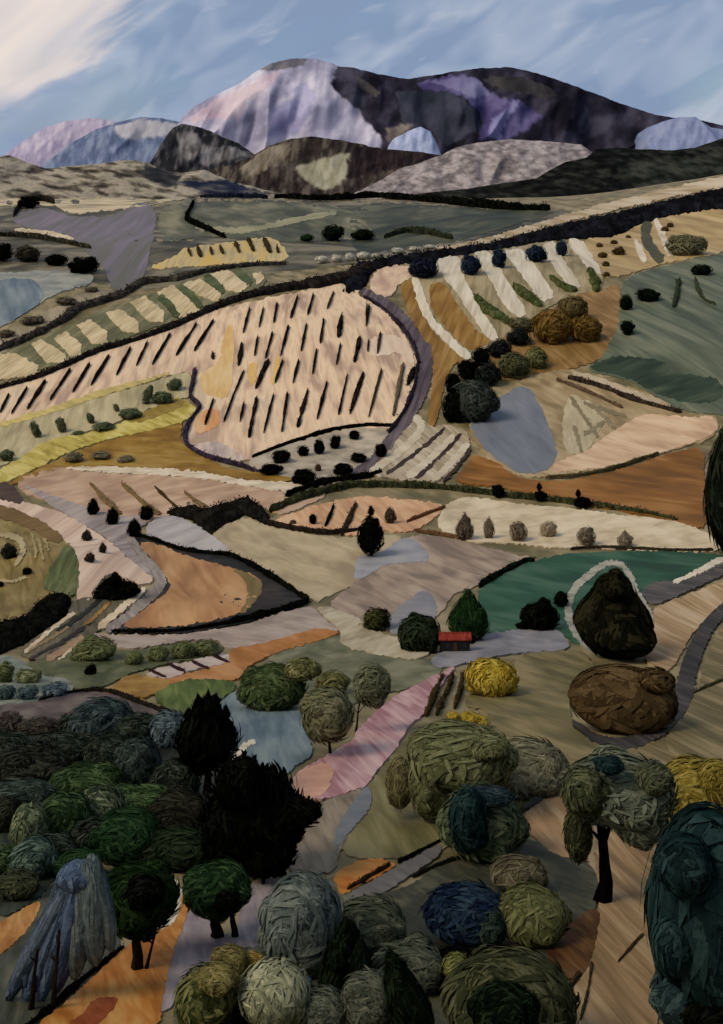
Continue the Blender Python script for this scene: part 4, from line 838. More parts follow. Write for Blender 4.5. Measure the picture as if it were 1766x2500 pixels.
F('grey green scrub ground at the bottom', '10: 780,800 920,680 1100,570 1240,460 1450,240 1622,300; 11: 100,400 300,960; 10: 760,960', [(64, 68, 58), (84, 88, 74), (104, 106, 90)], 4, L_=60, W_=20, ang=40)
hedge('hedge', 'low black strip along the upper side of the orange path', 'hedge', '10: 545,572 460,640 340,735 240,830 120,925', [8, 14, 18, 14], [7, 10, 10], BLACK)  # raised black strip with loose leaves along the path edge
# ------------------------------------------------------------------ red roofed hut
def build_hut():
    G = ground([P('7: 443,712')[0]])[0]; m = mpp(G[1]); w = 145 * S * m; hw = 58 * S * m; hr = 16 * S * m; d = w * .3
    root = empty('hut', G); tag(root, 'small dark hut with a red pitched roof in the valley', 'hut')
    wm, nt, b = new_mat('hut_wall', .8); b.inputs['Base Color'].default_value = (.016, .014, .013, 1)
    rm = paint('hut_roof', [(96, 30, 22), (122, 44, 32), (140, 62, 46)], .06, .06, 8, 3, 90)
    def box(name, x0, x1, y0, y1, z0, z1, mat, par):
        v = [(x, y, z) for z in (z0, z1) for y in (y0, y1) for x in (x0, x1)]
        return mesh_obj(name, v, [[0, 2, 3, 1], [4, 5, 7, 6], [0, 1, 5, 4], [2, 6, 7, 3], [0, 4, 6, 2], [1, 3, 7, 5]], mat, par)
    a = w / 2
    v = [(-a * .9, 0, -1), (a * .9, 0, -1), (a * .9, d, -1), (-a * .9, d, -1), (-a * .9, 0, hw), (a * .9, 0, hw), (a * .9, d, hw), (-a * .9, d, hw), (-a * .9, d / 2, hw + hr * .8), (a * .9, d / 2, hw + hr * .8)]
    mesh_obj('wall', v, [[0, 1, 5, 4], [2, 3, 7, 6], [1, 2, 6, 9, 5], [3, 0, 4, 8, 7]], wm, root)
    e, t = .12 * d, .18
    zr, ze = hw + hr, hw - hr * .05
    def slope(y0, y1, z0, z1):
        return [(-a, y0, z0), (a, y0, z0), (a, y1, z1), (-a, y1, z1), (-a, y0, z0 + t), (a, y0, z0 + t), (a, y1, z1 + t), (-a, y1, z1 + t)]
    q = [[3, 2, 1, 0], [4, 5, 6, 7], [0, 1, 5, 4], [1, 2, 6, 5], [2, 3, 7, 6], [3, 0, 4, 7]]
    roof = mesh_obj('roof', slope(-e, d / 2, ze, zr) + slope(d + e, d / 2 + .002, ze, zr), q + [[i + 8 for i in f] for f in q], rm, root)
    rv, rf = tube([(0, 0, 0), (0, 0, 1)], [.12, .12], 6); rv = [(-a + v[2] * 2 * a, d / 2 + v[0], zr + t + v[1]) for v in rv]; mesh_obj('ridge', rv, rf, rm, roof)
    dm, nt, b = new_mat('hut_door', .7); b.inputs['Base Color'].default_value = (.05, .03, .022, 1)
    box('door', -a * .1, a * .12, -.06, -.004, -.1, hw * .82, dm, root)
    gm, nt, b = new_mat('hut_window', .2); b.inputs['Base Color'].default_value = (.02, .022, .03, 1)
    for x in (-.55, .5): box('window', a * x, a * (x + .2), -.05, -.004, hw * .4, hw * .75, gm, root)
build_hut()

# ------------------------------------------------------------------ trees and bushes:  sheet, box, palette, look, label
def plant(t, box, cols, label, name='bush', cat=None, **k):
    return tree(name, label, cat or ('tree' if 'tree' in name else 'bush'), t, box, cols, **k)
R = 'round'
# far plain
for a in ((2, (1465, 305, 112, 84), BLKGRN, 'larger round black tree on the far plain, left of a pair'), (2, (1592, 312, 92, 62), BLKGRN, 'smaller round black tree on the far plain, right of a pair'),
          (3, (45, 312, 105, 60), BLKGRN, 'low spiky black tree right of the pair on the plain'), (2, (1350, 325, 70, 40), DKGRN, 'small dark green bush left of the paired black trees'),
          (2, (15, 390, 90, 95), BLACK, 'black tree at the left edge above the blue plot'), (2, (120, 395, 120, 85), [(24, 24, 20), (44, 42, 34), (78, 74, 60)], 'mottled dark bush second from the left edge above the blue plot'),
          (2, (250, 422, 115, 60), BLACK, 'low black bush third from the left edge above the blue plot'), (2, (372, 447, 145, 80), BLACK, 'broad black bush beside the violet field'),
          (2, (125, 170, 100, 62), BLACK, 'black scrub clump on the cream strip at the far left')):
    plant(*a, name='tree' if 'tree' in a[3] else 'bush', tw=.14)
for i, (t, x, y, w, h) in enumerate(((2, 1420, 420, 70, 44), (2, 1482, 416, 60, 42), (2, 1540, 410, 56, 44), (2, 1600, 404, 70, 40), (3, 40, 400, 60, 34), (3, 90, 404, 40, 26), (3, 190, 382, 70, 34), (3, 262, 374, 60, 28), (3, 330, 364, 60, 24))):
    plant(t, (x, y, w, h), [(150, 150, 140), (186, 184, 172), (206, 204, 194)], f'white blossoming bush above the black hedgerow, {ORD[i]} from the left', group='white blossoming bushes on the plain', name='blossom_bush', tw=.12)
for i, (x, y, x2, y2, w) in enumerate(((828, 380, 842, 412, 9), (868, 370, 884, 415, 11), (925, 375, 934, 406, 8), (968, 368, 982, 402, 9), (1036, 352, 1054, 397, 13), (1092, 336, 1116, 390, 14), (1162, 335, 1190, 397, 15), (1218, 370, 1226, 398, 12))):
    hedge('vine_row', f'short dark row on the yellow cream stubble plot, {ORD[i]} from the left', 'vine row', f'2: {x},{y} {x2},{y2}', w * S * 1.3, 4, [(40, 34, 24), (66, 56, 40)], 'rows on the yellow cream plot', one=True, step=4)
for a in ((2, (140, 687, 115, 46), 'larger grey brown mound bush on the beige slope'), (2, (292, 602, 105, 42), 'upper grey brown mound bush on the beige slope'), (2, (402, 552, 75, 30), 'smallest grey brown mound bush on the beige slope'), (2, (28, 745, 85, 42), 'olive mound bush at the left edge of the beige slope')):
    plant(a[0], a[1], [(62, 56, 50), (88, 80, 70), (112, 104, 90)], a[2])
# strip-field heads
for a in ((3, (305, 458, 140, 100), [(14, 16, 28), (26, 30, 48), (44, 50, 66)], 'wide navy bush left of the white strips'), (3, (512, 445, 100, 105), NAVY, 'blue black bush at the head of the second white strip'), (3, (635, 415, 72, 110), NAVY, 'narrow blue black bush at the head of the third white strip'),
          (3, (797, 397, 104, 90), NAVY, 'oval blue black bush at the head of the fourth white strip'), (3, (912, 372, 62, 90), NAVY, 'narrow blue grey bush at the head of the last white strip')):
    plant(*a)
for i, s in enumerate(('3: 530,590 600,660 700,715', '3: 700,540 760,590 820,635', '3: 860,505 910,540 965,570', '3: 1035,470 1060,520 1065,570')):
    hedge('hedge', ['broad green hedge between the first two white strips', 'green hedge between the second and third white strips', 'green hedge between the third and fourth white strips', 'green hedge right of the last white strip'][i], 'hedge', s, [14, 30, 24], 8, [(40, 50, 26), (60, 70, 40), (88, 92, 60)])
for i, (x, y, w, h) in enumerate(((1078, 358, 34, 28), (1142, 345, 38, 26), (1165, 385, 72, 44), (1092, 402, 52, 34), (1106, 441, 40, 32), (1206, 322, 28, 22), (1110, 486, 36, 28), (1390, 270, 34, 30), (1366, 287, 40, 32))):
    plant(3, (x, y, w, h), [(40, 32, 20), (66, 54, 34), (92, 78, 50)], ['brown bush on the straw upland, topmost left of the cluster', 'brown bush on the straw upland, topmost of the cluster centre', 'widest brown bush of the cluster on the straw upland', 'brown bush below the topmost left one on the straw upland', 'brown bush low in the cluster on the straw upland', 'tiny brown bush upper right of the cluster', 'lowest brown bush of the cluster, at the field corner', 'right of two small brown bushes beside the pale furrow', 'left of two small brown bushes beside the pale furrow'][i], tw=.12)
plant(3, (1460, 358, 190, 100), [(78, 78, 58), (96, 94, 72), (116, 112, 88)], 'wide grey olive bush beside the pale furrow strip')
for a in ((3, (1195, 612, 66, 84), 'upright black bush on the left rim of the sage hillside'), (3, (1288, 577, 116, 66), 'black ring shaped bush on the sage hillside'), (3, (1202, 722, 72, 84), 'lower black bush on the left rim of the sage hillside'), (3, (1528, 466, 104, 60), 'flat black bush high on the sage hillside')):
    plant(*a[:2], BLKGRN, a[2])
hedge('hedge', 'dark stroke of hedge falling down the sage hillside', 'hedge', '3: 1430,520 1420,580 1405,640', [12, 14, 8], 7, [(38, 46, 36), (56, 64, 50)])
hedge('hedge', 'hooked dark hedge near the right edge of the sage hillside', 'hedge', '3: 1500,510 1510,560 1540,610 1590,628', [10, 8, 5], 5, [(44, 50, 36), (66, 72, 52)])
for a in ((3, (960, 635, 140, 120), [(64, 56, 34), (88, 76, 46), (110, 98, 66)], 'upper olive brown swirling bush on the ochre shoulder'), (3, (870, 715, 180, 165), OCHBR, 'largest ochre brown swirling bush on the ochre shoulder'), (3, (1015, 725, 150, 130), OCHBR, 'right ochre brown swirling bush on the ochre shoulder'),
          (3, (740, 705, 130, 70), [(66, 66, 46), (88, 88, 64), (110, 108, 82)], 'low grey olive bush below the third white strip')):
    plant(*a)
CHAR = [(12, 14, 14), (24, 28, 28), (46, 52, 50)]
for a in ((5, (722, 42, 118, 84), CHAR, 'topmost black tree of the dark grove'), (5, (640, 92, 116, 96), CHAR, 'second black tree from the top of the dark grove'), (5, (558, 128, 92, 96), BLACK, 'small jet black tree jutting left in the dark grove'), (5, (800, 135, 110, 112), OLIVE, 'upper right olive tree of the dark grove'),
          (5, (590, 205, 120, 110), CHAR, 'charcoal tree in the middle of the dark grove'), (5, (500, 190, 104, 108), BLACK, 'black tree on the upper left of the dark grove'), (5, (700, 168, 144, 130), [(52, 54, 38), (74, 76, 54), (98, 98, 72)], 'broad dull olive tree of the dark grove'), (5, (436, 242, 84, 104), BLACK, 'black tree at the left tip of the dark grove'),
          (5, (440, 345, 116, 170), BLACK, 'tall black tree at the foot of the dark grove'), (5, (522, 325, 206, 205), [(28, 34, 32), (48, 54, 50), (72, 78, 72)], 'big grey green tree at the foot of the dark grove')):
    plant(*a, name='grove_tree', cat='tree', gfrac=.75)
# sage field bushes
SB = [(52, 60, 44), (74, 84, 62), (102, 110, 86)]
for i, (x, y, w, h, tl) in enumerate(((770, 250, 74, 66, .5), (650, 297, 52, 104, .5), (715, 307, 104, 62, 0), (572, 377, 104, 58, 0), (512, 354, 30, 46, -.6), (456, 433, 112, 46, 0), (398, 400, 40, 62, -.6), (270, 430, 48, 84, -.5), (156, 450, 44, 92, -.7), (346, 462, 64, 22, 0), (30, 562, 76, 62, 0))):
    plant(4, (x, y, w, h), SB, ['rightmost green bush on the sage field under the dark bank', 'tall leaning green bush on the sage field', 'oval green bush right of the tall leaning one', 'round green bush in the middle of the sage field', 'small leaning shoot left of the round green bush', 'wide low green bush left of the middle of the sage field', 'leaning shoot left of the wide low green bush', 'upright dark green bush left of the flat one', 'leftmost leaning green bush on the sage field', 'flat low green bush on the sage field', 'grey green bush at the left edge below the sage field'][i], tilt=tl * .5, dens=1.5)
for i, (x, y, w, h) in enumerate(((325, 570, 92, 58), (442, 560, 104, 46), (556, 576, 84, 40))):
    plant(4, (x, y, w, h), [(78, 74, 58), (104, 98, 80), (136, 128, 108)], ['left grey bush on the ochre stubble field', 'middle grey bush on the ochre stubble field', 'right grey bush on the ochre stubble field'][i])
# orchard
for i, (t, x, y, w, h) in enumerate(((4, 1238, 566, 92, 72), (4, 1334, 542, 62, 60), (4, 1405, 526, 56, 82), (4, 1476, 505, 56, 76), (4, 1560, 472, 62, 52), (4, 1194, 622, 104, 64), (4, 1342, 657, 112, 82), (4, 1400, 618, 36, 40), (4, 1510, 622, 94, 66), (4, 1580, 572, 84, 52), (5, 115, 540, 62, 78))):
    plant(t, (x, y, w, h), [(52, 40, 30), (78, 62, 48)] if i == 7 else BLACK, ['leftmost black tree of the upper orchard row', 'second black tree of the upper orchard row', 'third, upright black tree of the upper orchard row', 'fourth, upright black tree of the upper orchard row', 'fifth black tree of the upper orchard row', 'leftmost black tree of the lower orchard row', 'lowest black tree of the orchard, at the chalk track', 'small brown sapling in the orchard', 'black tree in the lower orchard row above the valley bend', 'flat black tree in the middle right of the orchard', 'upright black tree beside the purple track'][i], name='orchard_tree', cat='tree', dens=1.5, tw=.12)
# lilac field trees
for i, (x, y, w, h) in enumerate(((410, 68, 54, 94), (496, 110, 60, 96), (590, 162, 62, 104), (646, 96, 72, 78))):
    plant(6, (x, y, w, h), BLACK, ['leftmost black cypress above the pale pink field', 'second black cypress on the lilac field', 'third black cypress, beside the lilac lane', 'round black tree right of the three cypresses'][i], 'round' if 0 else 'cypress_tree' if i < 3 else 'tree', shape='cypress' if i < 3 else R, dens=1.6, tw=.14, cat='tree')
for i, (x, y, w, h) in enumerate(((382, 195, 46, 72), (396, 290, 46, 64), (452, 250, 36, 62))):
    plant(6, (x, y, w, h), [(26, 24, 24), (44, 40, 38), (66, 60, 54)], ['uppermost of three small dark trees on the pale pink field', 'lower left of three small dark trees on the pale pink field', 'right of three small dark trees on the pale pink field'][i], 'tree', shape='cypress', dens=1.8, tw=.16)
plant(6, (510, 420, 185, 120), BLACK, 'wedge shaped black bush on the pale pink field', extra=((505, 375, 60, 60), (570, 415, 90, 60)), shape='cone')
plant(6, (40, 266, 82, 78), [(18, 18, 16), (34, 32, 28), (56, 54, 44)], 'dark round bush inside the cream ring path', dens=1.5)
plant(6, (120, 351, 48, 42), BLACK, 'small black bush right of the ring path', dens=1.5)
plant(6, (0, 410, 40, 34), BLACK, 'tiny black bush at the left edge of the olive knoll', dens=1.5)
# peach plot
plant(6, (1378, 122, 42, 62), BLACK, 'leftmost black shrub on the peach plot', dens=1.5)
hedge('vine_row', 'thick black row leaning on the peach plot', 'vine row', '6: 1470,68 1452,115 1432,160', [9, 13, 9], 5, BLACK, one=True)
hedge('vine_row', 'long dark brown row leaning on the peach plot', 'vine row', '6: 1568,60 1540,125 1502,198', [12, 15, 10], 5, [(34, 28, 22), (54, 46, 36)], one=True)
hedge('vine_row', 'brown row right of the black cypress', 'vine row', '7: 230,142 310,108 400,76', [6, 9, 6], 4, [(78, 52, 34), (104, 74, 52)], one=True)
hedge('vine_row', 'low brown row under the six grey trees', 'vine row', '7: 265,180 360,192 470,212', [6, 9, 7], 4, [(78, 56, 38), (104, 80, 58)], one=True)
plant(7, (70, 190, 108, 190), BLACK, 'big black cypress in the middle of the valley', 'cypress_tree', shape='cypress', extra=((72, 85, 32, 60, BLACK, 'cypress'),), cat='tree', dens=1.4, base=(75, 288))
plant(7, (156, 106, 54, 92), [(40, 34, 28), (62, 54, 44), (88, 78, 64)], 'small brown cypress behind the big black one', 'cypress_tree', shape='cypress', cat='tree', dens=1.5)
plant(6, (1290, 135, 36, 26), [(58, 46, 36), (80, 66, 52)], 'tiny brown shrub at the corner of the peach plot')
GT = [(84, 74, 62), (112, 102, 88), (138, 128, 112)]
for i, (x, y, w, h, sh) in enumerate(((485, 155, 78, 142, 'drop'), (592, 162, 50, 116, 'cypress'), (722, 178, 84, 104, R), (852, 166, 80, 84, R), (1020, 200, 88, 98, R), (1190, 208, 70, 90, 'drop'))):
    plant(7, (x, y, w, h), [GT, GT, GT, [(132, 120, 102), (150, 138, 118), (168, 156, 134)], GT, GT][i] if i else [(52, 46, 40), (84, 76, 66), (116, 106, 92)], ['darkest, pointed grey tree, first of six on the cream field', 'narrow grey tree, second of six on the cream field', 'square grey tree, third of six on the cream field', 'faint beige tree, fourth of six on the cream field', 'broad grey tree, fifth of six on the cream field', 'small leaning grey tree, last of six on the cream field'][i], 'tree', shape=sh, dens=1.5, tw=.14)
for i, (x, y, w, h) in enumerate(((632, 718, 66, 72), (818, 740, 62, 60), (1005, 768, 84, 62))):
    plant(5, (x, y, w, h), BLACK, ['round black bush, first of three on the orange field hedge', 'black bush with a spire, second of three on the orange field hedge', 'black bush with a spire, last of three on the orange field hedge'][i], extra=() if i == 0 else ((x - 5 if i == 1 else x - 20, y - 40, 26, 46, BLACK, 'cypress'),), dens=1.5)
plant(5, (1655, 700, 200, 640), [(10, 14, 12), (20, 26, 20), (40, 48, 36)], 'tall dark cypress at the right edge beside the orange field', 'cypress_tree', shape='cypress', cat='tree', base=(1665, 990), dens=.9)
# around the hut
plant(7, (500, 545, 165, 260), [(16, 32, 16), (24, 46, 22), (40, 62, 36)], 'tall dark green tree behind the red roofed hut', 'tree', shape='drop', base=(520, 655))
plant(7, (98, 560, 134, 112), [(16, 18, 12), (40, 44, 26), (72, 74, 46)], 'round olive and black tree on the pale path', 'tree')
plant(7, (285, 625, 200, 185), [(16, 22, 16), (26, 34, 24), (42, 52, 38)], 'dark green spreading tree left of the red roofed hut', 'tree', extra=((335, 660, 80, 130),))
plant(7, (815, 550, 180, 140), BLACK, 'black bush cluster left of the great dark tree', extra=((835, 500, 80, 80), (750, 590, 80, 50)))
plant(7, (910, 475, 74, 90), BLACK, 'small black bush touching the pale looping track')
plant(7, (1140, 545, 310, 380), [(10, 11, 8), (18, 19, 13), (38, 36, 24)], 'great pear shaped black tree inside the pale loop', 'tree', shape='pear', base=(1150, 720), extra=((1190, 620, 240, 220), (1150, 410, 130, 150)), dens=.45, grow=.98, knob=0, sl=.5, sw=.1, shag=.5)
plant(9, (1180, 190, 450, 310), [(46, 36, 22), (64, 52, 34), (90, 74, 50)], 'huge brown mound bush inside the dark road', extra=((1330, 110, 160, 120),), knob=0, sl=.5, sw=.1, shag=.5, dens=.45)
plant(9, (602, 98, 240, 190), YELLOW, 'yellow broom bush below the hut', swirl=False)
plant(9, (520, 288, 160, 90), YELLOW, 'small yellow bush below the yellow broom bush', swirl=False, extra=((430, 265, 70, 50),))
for i, (s, w) in enumerate((('9: 390,95 350,180 315,272', 16), ('9: 435,90 400,180 360,268', 15), ('9: 478,90 462,170 440,240', 15))):
    hedge('vine_row', ['left', 'middle', 'right'][i] + ' of three brown rows beside the pink lane', 'vine row', s, [w * .7, w, w * .8], 8, [(44, 36, 22), (68, 56, 36)], one=True)
# orchard bank on the left
LG = [(62, 70, 44), (84, 92, 60), (112, 116, 82)]
for i, (x, y, w, h) in enumerate(((415, 695, 200, 120), (592, 735, 96, 76), (698, 715, 112, 86), (806, 698, 116, 96), (908, 690, 124, 90))):
    plant(6, (x, y, w, h), LG, ['large pale olive tree on the left of the green bank', 'small olive tree second from the left on the green bank', 'olive tree in the middle of the green bank', 'olive tree second from the right on the green bank', 'rightmost olive tree on the green bank'][i], 'tree')
plant(6, (400, 785, 64, 66), BLACK, 'black hollow bush on the green bank')
plant(8, (20, 80, 90, 110), LG, 'olive bush at the left edge of the scrub ground')
plant(8, (122, 92, 118, 80), [(70, 80, 52), (96, 104, 72), (132, 136, 104)], 'light green bush on the scrub ground')
plant(8, (26, 165, 96, 84), [(40, 54, 58), (60, 76, 78), (88, 102, 100)], 'blue green bush at the left edge of the scrub ground')
plant(8, (124, 165, 106, 82), [(40, 54, 60), (60, 78, 84), (84, 100, 102)], 'blue green bush right of the edge one on the scrub ground')
plant(8, (242, 150, 130, 80), BLUEGR, 'blue grey bush right of the blue green pair')
plant(8, (1200, 140, 300, 230), [(34, 48, 28), (54, 68, 40), (82, 92, 62)], 'broad leafy green tree right of the bright green bank', 'tree', extra=((1330, 60, 160, 120, OLIVE), (1160, 200, 90, 110)), swirl=True)
plant(8, (1440, 260, 240, 260), [(76, 78, 56), (98, 100, 76), (122, 120, 96)], 'olive tree with a thin stem at the end of the pink lane', 'tree', base=(1455, 440), tw=.05)
plant(9, (75, 130, 170, 205), [(72, 76, 58), (94, 98, 78), (116, 118, 98)], 'round pale olive tree beside the pink lane', 'tree', base=(2, 340), tw=.06, trunks=[(6, 335, 22, 200, 10)])
plant(8, (1460, 120, 150, 120), OLIVE, 'olive bush above the thin stemmed olive tree')
# dark wood, individual bushes
WD = [(20, 26, 22), (36, 44, 38), (62, 70, 62)]
WG = [(28, 42, 26), (44, 62, 38), (74, 92, 62)]
WL = [(52, 66, 48), (84, 98, 74), (124, 132, 106)]
for a in ((8, (35, 300, 110, 90), [(48, 44, 42), (64, 58, 56), (82, 76, 72)], 'mauve brown bush at the left end of the wood crest'), (8, (172, 312, 160, 74), [(46, 42, 40), (62, 58, 54), (80, 76, 70)], 'mauve brown bush second along the wood crest'), (8, (330, 300, 130, 90), WD, 'grey green bush third along the wood crest'),
          (8, (450, 285, 220, 170), [(28, 38, 40), (44, 56, 58), (66, 78, 80)], 'blue green tree on the wood crest'), (8, (610, 335, 160, 140), WD, 'dark grey tree right of the blue green tree on the crest'), (8, (740, 330, 150, 150), [(54, 66, 72), (74, 88, 96), (98, 110, 116)], 'blue grey tree left of the black pine'),
          (8, (40, 400, 170, 110), WD, 'dark bush at the left edge below the wood crest'), (8, (270, 410, 240, 120), WD, 'dark grey green bush in the upper middle of the wood'), (8, (130, 490, 300, 150), [(20, 22, 20), (34, 36, 32), (54, 58, 50)], 'near black arching bush at the left of the wood'),
          (8, (480, 420, 170, 140), WD, 'dark bush in the heart of the wood'), (8, (610, 480, 160, 200), [(34, 44, 42), (50, 62, 60), (72, 84, 80)], 'tall grey green tree in the wood left of the pine stem'), (8, (395, 545, 240, 140), WG, 'green bush catching light in the middle of the wood'),
          (8, (690, 520, 130, 100), BLUEGR, 'small blue grey bush below the blue grey tree'), (8, (780, 540, 170, 150), WD, 'dark bush at the foot of the black pine'), (8, (90, 600, 240, 100), [(32, 42, 40), (50, 62, 58), (76, 88, 80)], 'grey arching bush at the left of the wood'),
          (8, (20, 700, 130, 140), [(20, 22, 18), (36, 38, 32), (56, 60, 48)], 'dark bush at the left edge of the lower wood'), (8, (130, 760, 130, 190), WL, 'pale green swirling bush at the left of the lower wood'), (8, (280, 710, 190, 190), WG, 'green bush in the lower wood left of the rimmed one'),
          (8, (440, 680, 180, 180), [(34, 44, 34), (56, 68, 52), (112, 122, 98)], 'light rimmed round bush in the lower wood'), (8, (660, 650, 270, 130), WG, 'wide green bush in the lower wood'), (8, (560, 790, 240, 200), DKGRN, 'dark green bush left of the black mass'),
          (8, (790, 730, 240, 230), [(20, 20, 16), (32, 32, 26), (46, 48, 40)], 'brown black bush joined to the black mass'), (8, (400, 800, 130, 150), WD, 'small dark bush under the light rimmed bush'), (8, (20, 880, 90, 90), WL, 'pale green bush at the left edge of the lower wood'),
          (10, (150, 170, 160, 160), [(40, 56, 52), (60, 78, 72), (88, 104, 94)], 'blue green ribbed bush at the left of the foreground'), (10, (25, 180, 110, 110), WG, 'green bush at the left edge of the foreground'), (8, (230, 860, 180, 130), WD, 'dark bush above the blue willow'),
          (10, (70, 290, 170, 120), [(34, 40, 30), (52, 58, 42), (74, 78, 58)], 'dull olive bush above the orange bank at the left edge'), (8, (700, 840, 200, 140), [(22, 26, 20), (34, 40, 30), (50, 58, 46)], 'dark bush above the paired round trees'), (10, (600, 60, 260, 140), DKGRN, 'dark green bush above the round tree'),
          (10, (800, 130, 220, 160), [(16, 24, 16), (26, 36, 24), (40, 52, 36)], 'black green bush between the round trees and the black mass')):
    plant(*a, gfrac=.7, grow=1.3)
plant(8, (910, 345, 240, 310), BLACK, 'black pine with a bare stem on the wooded slope', 'pine_tree', cat='tree', base=(915, 612), tw=.14, shape='pear', extra=((875, 205, 46, 90, BLACK, 'drop'), (915, 185, 40, 90, BLACK, 'drop'), (950, 200, 44, 90, BLACK, 'drop'), (995, 250, 44, 90, BLACK, 'drop'), (830, 260, 44, 80, BLACK, 'drop')), swirl=False, shag=1.7, knob=0, trunks=[(915, 615, 912, 400, 34)])
plant(8, (1120, 700, 420, 440), BLACK, 'massive black tree at the edge of the wood', 'tree', shape=R, extra=((1060, 560, 230, 260), (1300, 690, 220, 160), (1180, 850, 240, 260), (1000, 820, 200, 220), (1160, 960, 46, 150), (1240, 940, 44, 140), (1090, 930, 60, 110), (1380, 680, 90, 90)), base=(1120, 960), tw=.12, shag=1.5, swirl=False)
T('pale stone path beside the black pine', ribbon(P('8: 1005,488 1050,440 1080,405 1125,385'), [8, 14, 12]), WH, 7)
def fg(*a, **k):
    k.setdefault('grow', 1.14); return plant(*a, **k)
# central foreground
GO = [(70, 74, 50), (90, 94, 66), (114, 116, 86)]
fg(9, (460, 440, 400, 300), GO, 'large olive tree with looping boughs below the brown rows', 'tree', base=(330, 720), extra=((330, 560, 190, 330), (600, 400, 180, 140), (200, 560, 120, 240, [(84, 80, 56), (104, 98, 70), (124, 118, 88)])), tw=.07, sl=.5)
fg(9, (770, 490, 300, 240), [(84, 84, 68), (104, 104, 86), (126, 124, 106)], 'grey sage bush right of the large olive tree', sl=.5)
fg(9, (565, 735, 320, 320), [(48, 58, 44), (72, 84, 62), (98, 108, 84)], 'oval bush with blue black rim and a dark hollow', extra=((500, 720, 170, 300, TEAL), (490, 770, 130, 200, BLACK), (590, 620, 230, 110, [(22, 34, 40), (36, 52, 60), (58, 72, 78)])))
hedge('stone_wall', 'slate grey broken wall right of the oval bush', 'wall', '9: 745,690 820,640 910,560', [12, 22, 8], 10, [(52, 54, 56), (72, 72, 72)])
MG = [(58, 66, 56), (82, 90, 76), (110, 116, 100)]
fg(9, (1170, 590, 420, 330), MG, 'mushroom shaped grey green tree over the footpath', 'tree', base=(1100, 1090), bark=((6, 5, 4), (16, 13, 11)), trunks=[(1094, 1085, 1090, 640, 60)], extra=((1010, 600, 200, 240, [(44, 50, 36), (66, 72, 52), (88, 92, 68)]), (1320, 540, 170, 170, [(52, 58, 44), (72, 78, 60), (94, 98, 78)]), (1250, 720, 240, 260), (985, 780, 130, 280, [(34, 38, 26), (52, 58, 40), (74, 78, 56)]), (1120, 480, 130, 110, TEAL)))
fg(9, (1500, 620, 300, 330), [(86, 76, 30), (112, 100, 42), (138, 126, 66)], 'yellow olive bush behind the teal bush', extra=((1340, 800, 130, 190), (1600, 560, 180, 220)), sl=.5)
fg(11, (1560, 420, 480, 900), TEAL, 'huge dark teal bush at the right edge', extra=((1400, 560, 180, 300), (1450, 200, 240, 320), (1430, 780, 240, 320, [(26, 40, 44), (40, 58, 62), (62, 80, 82)])), sl=.5, sw=.09, shag=.6, dens=.35, gfrac=.9, knob=.5)
fg(11, (1590, 860, 260, 210), BLACK, 'black bush in the bottom right corner')
# foreground left
WB = [(54, 68, 92), (74, 92, 120), (98, 114, 138)]
W2 = [(62, 76, 84), (84, 98, 104), (104, 116, 116)]
def tress(x0, y0, x1, y1, w, c): return ((x0 + x1) / 2, (y0 + y1) / 2, w, abs(y1 - y0) * 1.05, c, R, (x0 - x1) / (y1 - y0))
fg(10, (335, 250, 150, 170), WB, 'blue weeping willow with two black stems', 'willow_tree', cat='tree', swirl=False, base=(185, 800), grow=1.0, tfront=1.6, sl=.7, sw=.16, shag=.35, dens=.8,
   extra=(tress(350, 200, 40, 790, 110, [(50, 62, 78), (68, 82, 100), (88, 100, 116)]), tress(340, 200, 110, 810, 110, WB), tress(350, 200, 180, 800, 110, WB), tress(360, 190, 250, 760, 120, WB), tress(380, 180, 330, 700, 120, W2), tress(400, 170, 420, 640, 130, W2), tress(410, 160, 490, 580, 90, W2)),
   trunks=[(135, 815, 165, 570, 24), (232, 765, 260, 490, 24)])
fg(10, (345, 195, 190, 130), DKGRN, 'dark green bush above the blue willow', 'bush')
fg(10, (600, 345, 335, 315), [(14, 24, 12), (22, 38, 20), (38, 56, 30)], 'round dark green tree on the orange path', 'tree', base=(602, 632), tfront=.6, trunks=[(602, 632, 612, 330, 44), (640, 590, 690, 470, 16)], extra=((640, 320, 170, 180, BLACK),))
fg(10, (955, 305, 265, 245), [(18, 34, 20), (32, 54, 32), (62, 84, 54)], 'green round tree with forked stem right of the orange path', 'tree', base=(958, 525), trunks=[(957, 522, 950, 330, 50), (1036, 498, 1010, 330, 28)], extra=((1000, 360, 120, 130, BLACK),))
fg(10, (1335, 470, 310, 440), [(64, 74, 74), (84, 94, 92), (106, 114, 110)], 'tall slate grey bush in the middle foreground', 'bush', sl=.6)
fg(10, (1205, 790, 250, 300), [(104, 108, 88), (130, 134, 110), (156, 158, 132)], 'pale sage shell shaped bush at the bottom', swirl=False, shape='flat', sl=.8, sw=.06)
fg(10, (1050, 800, 120, 210), [(20, 18, 14), (34, 30, 22)], 'dark brown hollow bush left of the shell shaped bush')
fg(10, (905, 790, 240, 290), [(40, 48, 28), (70, 74, 44), (104, 104, 66)], 'olive bush at the bottom beside the orange path', extra=((960, 700, 190, 160, [(92, 88, 50), (112, 106, 66), (130, 122, 82)]),))
fg(10, (1010, 615, 150, 130), [(96, 90, 54), (120, 112, 70), (140, 130, 88)], 'yellow olive bush on the lilac ground')
fg(10, (1112, 622, 100, 84), [(128, 108, 54), (150, 130, 72), (168, 150, 96)], 'small yellow bush above the shell shaped bush')
fg(10, (1520, 620, 190, 350), BLKGRN, 'drooping black green conifer in the bottom middle', 'conifer_tree', cat='tree', shape='cone', swirl=False, extra=((1590, 640, 110, 260), (1475, 630, 80, 80)), base=(1555, 800))
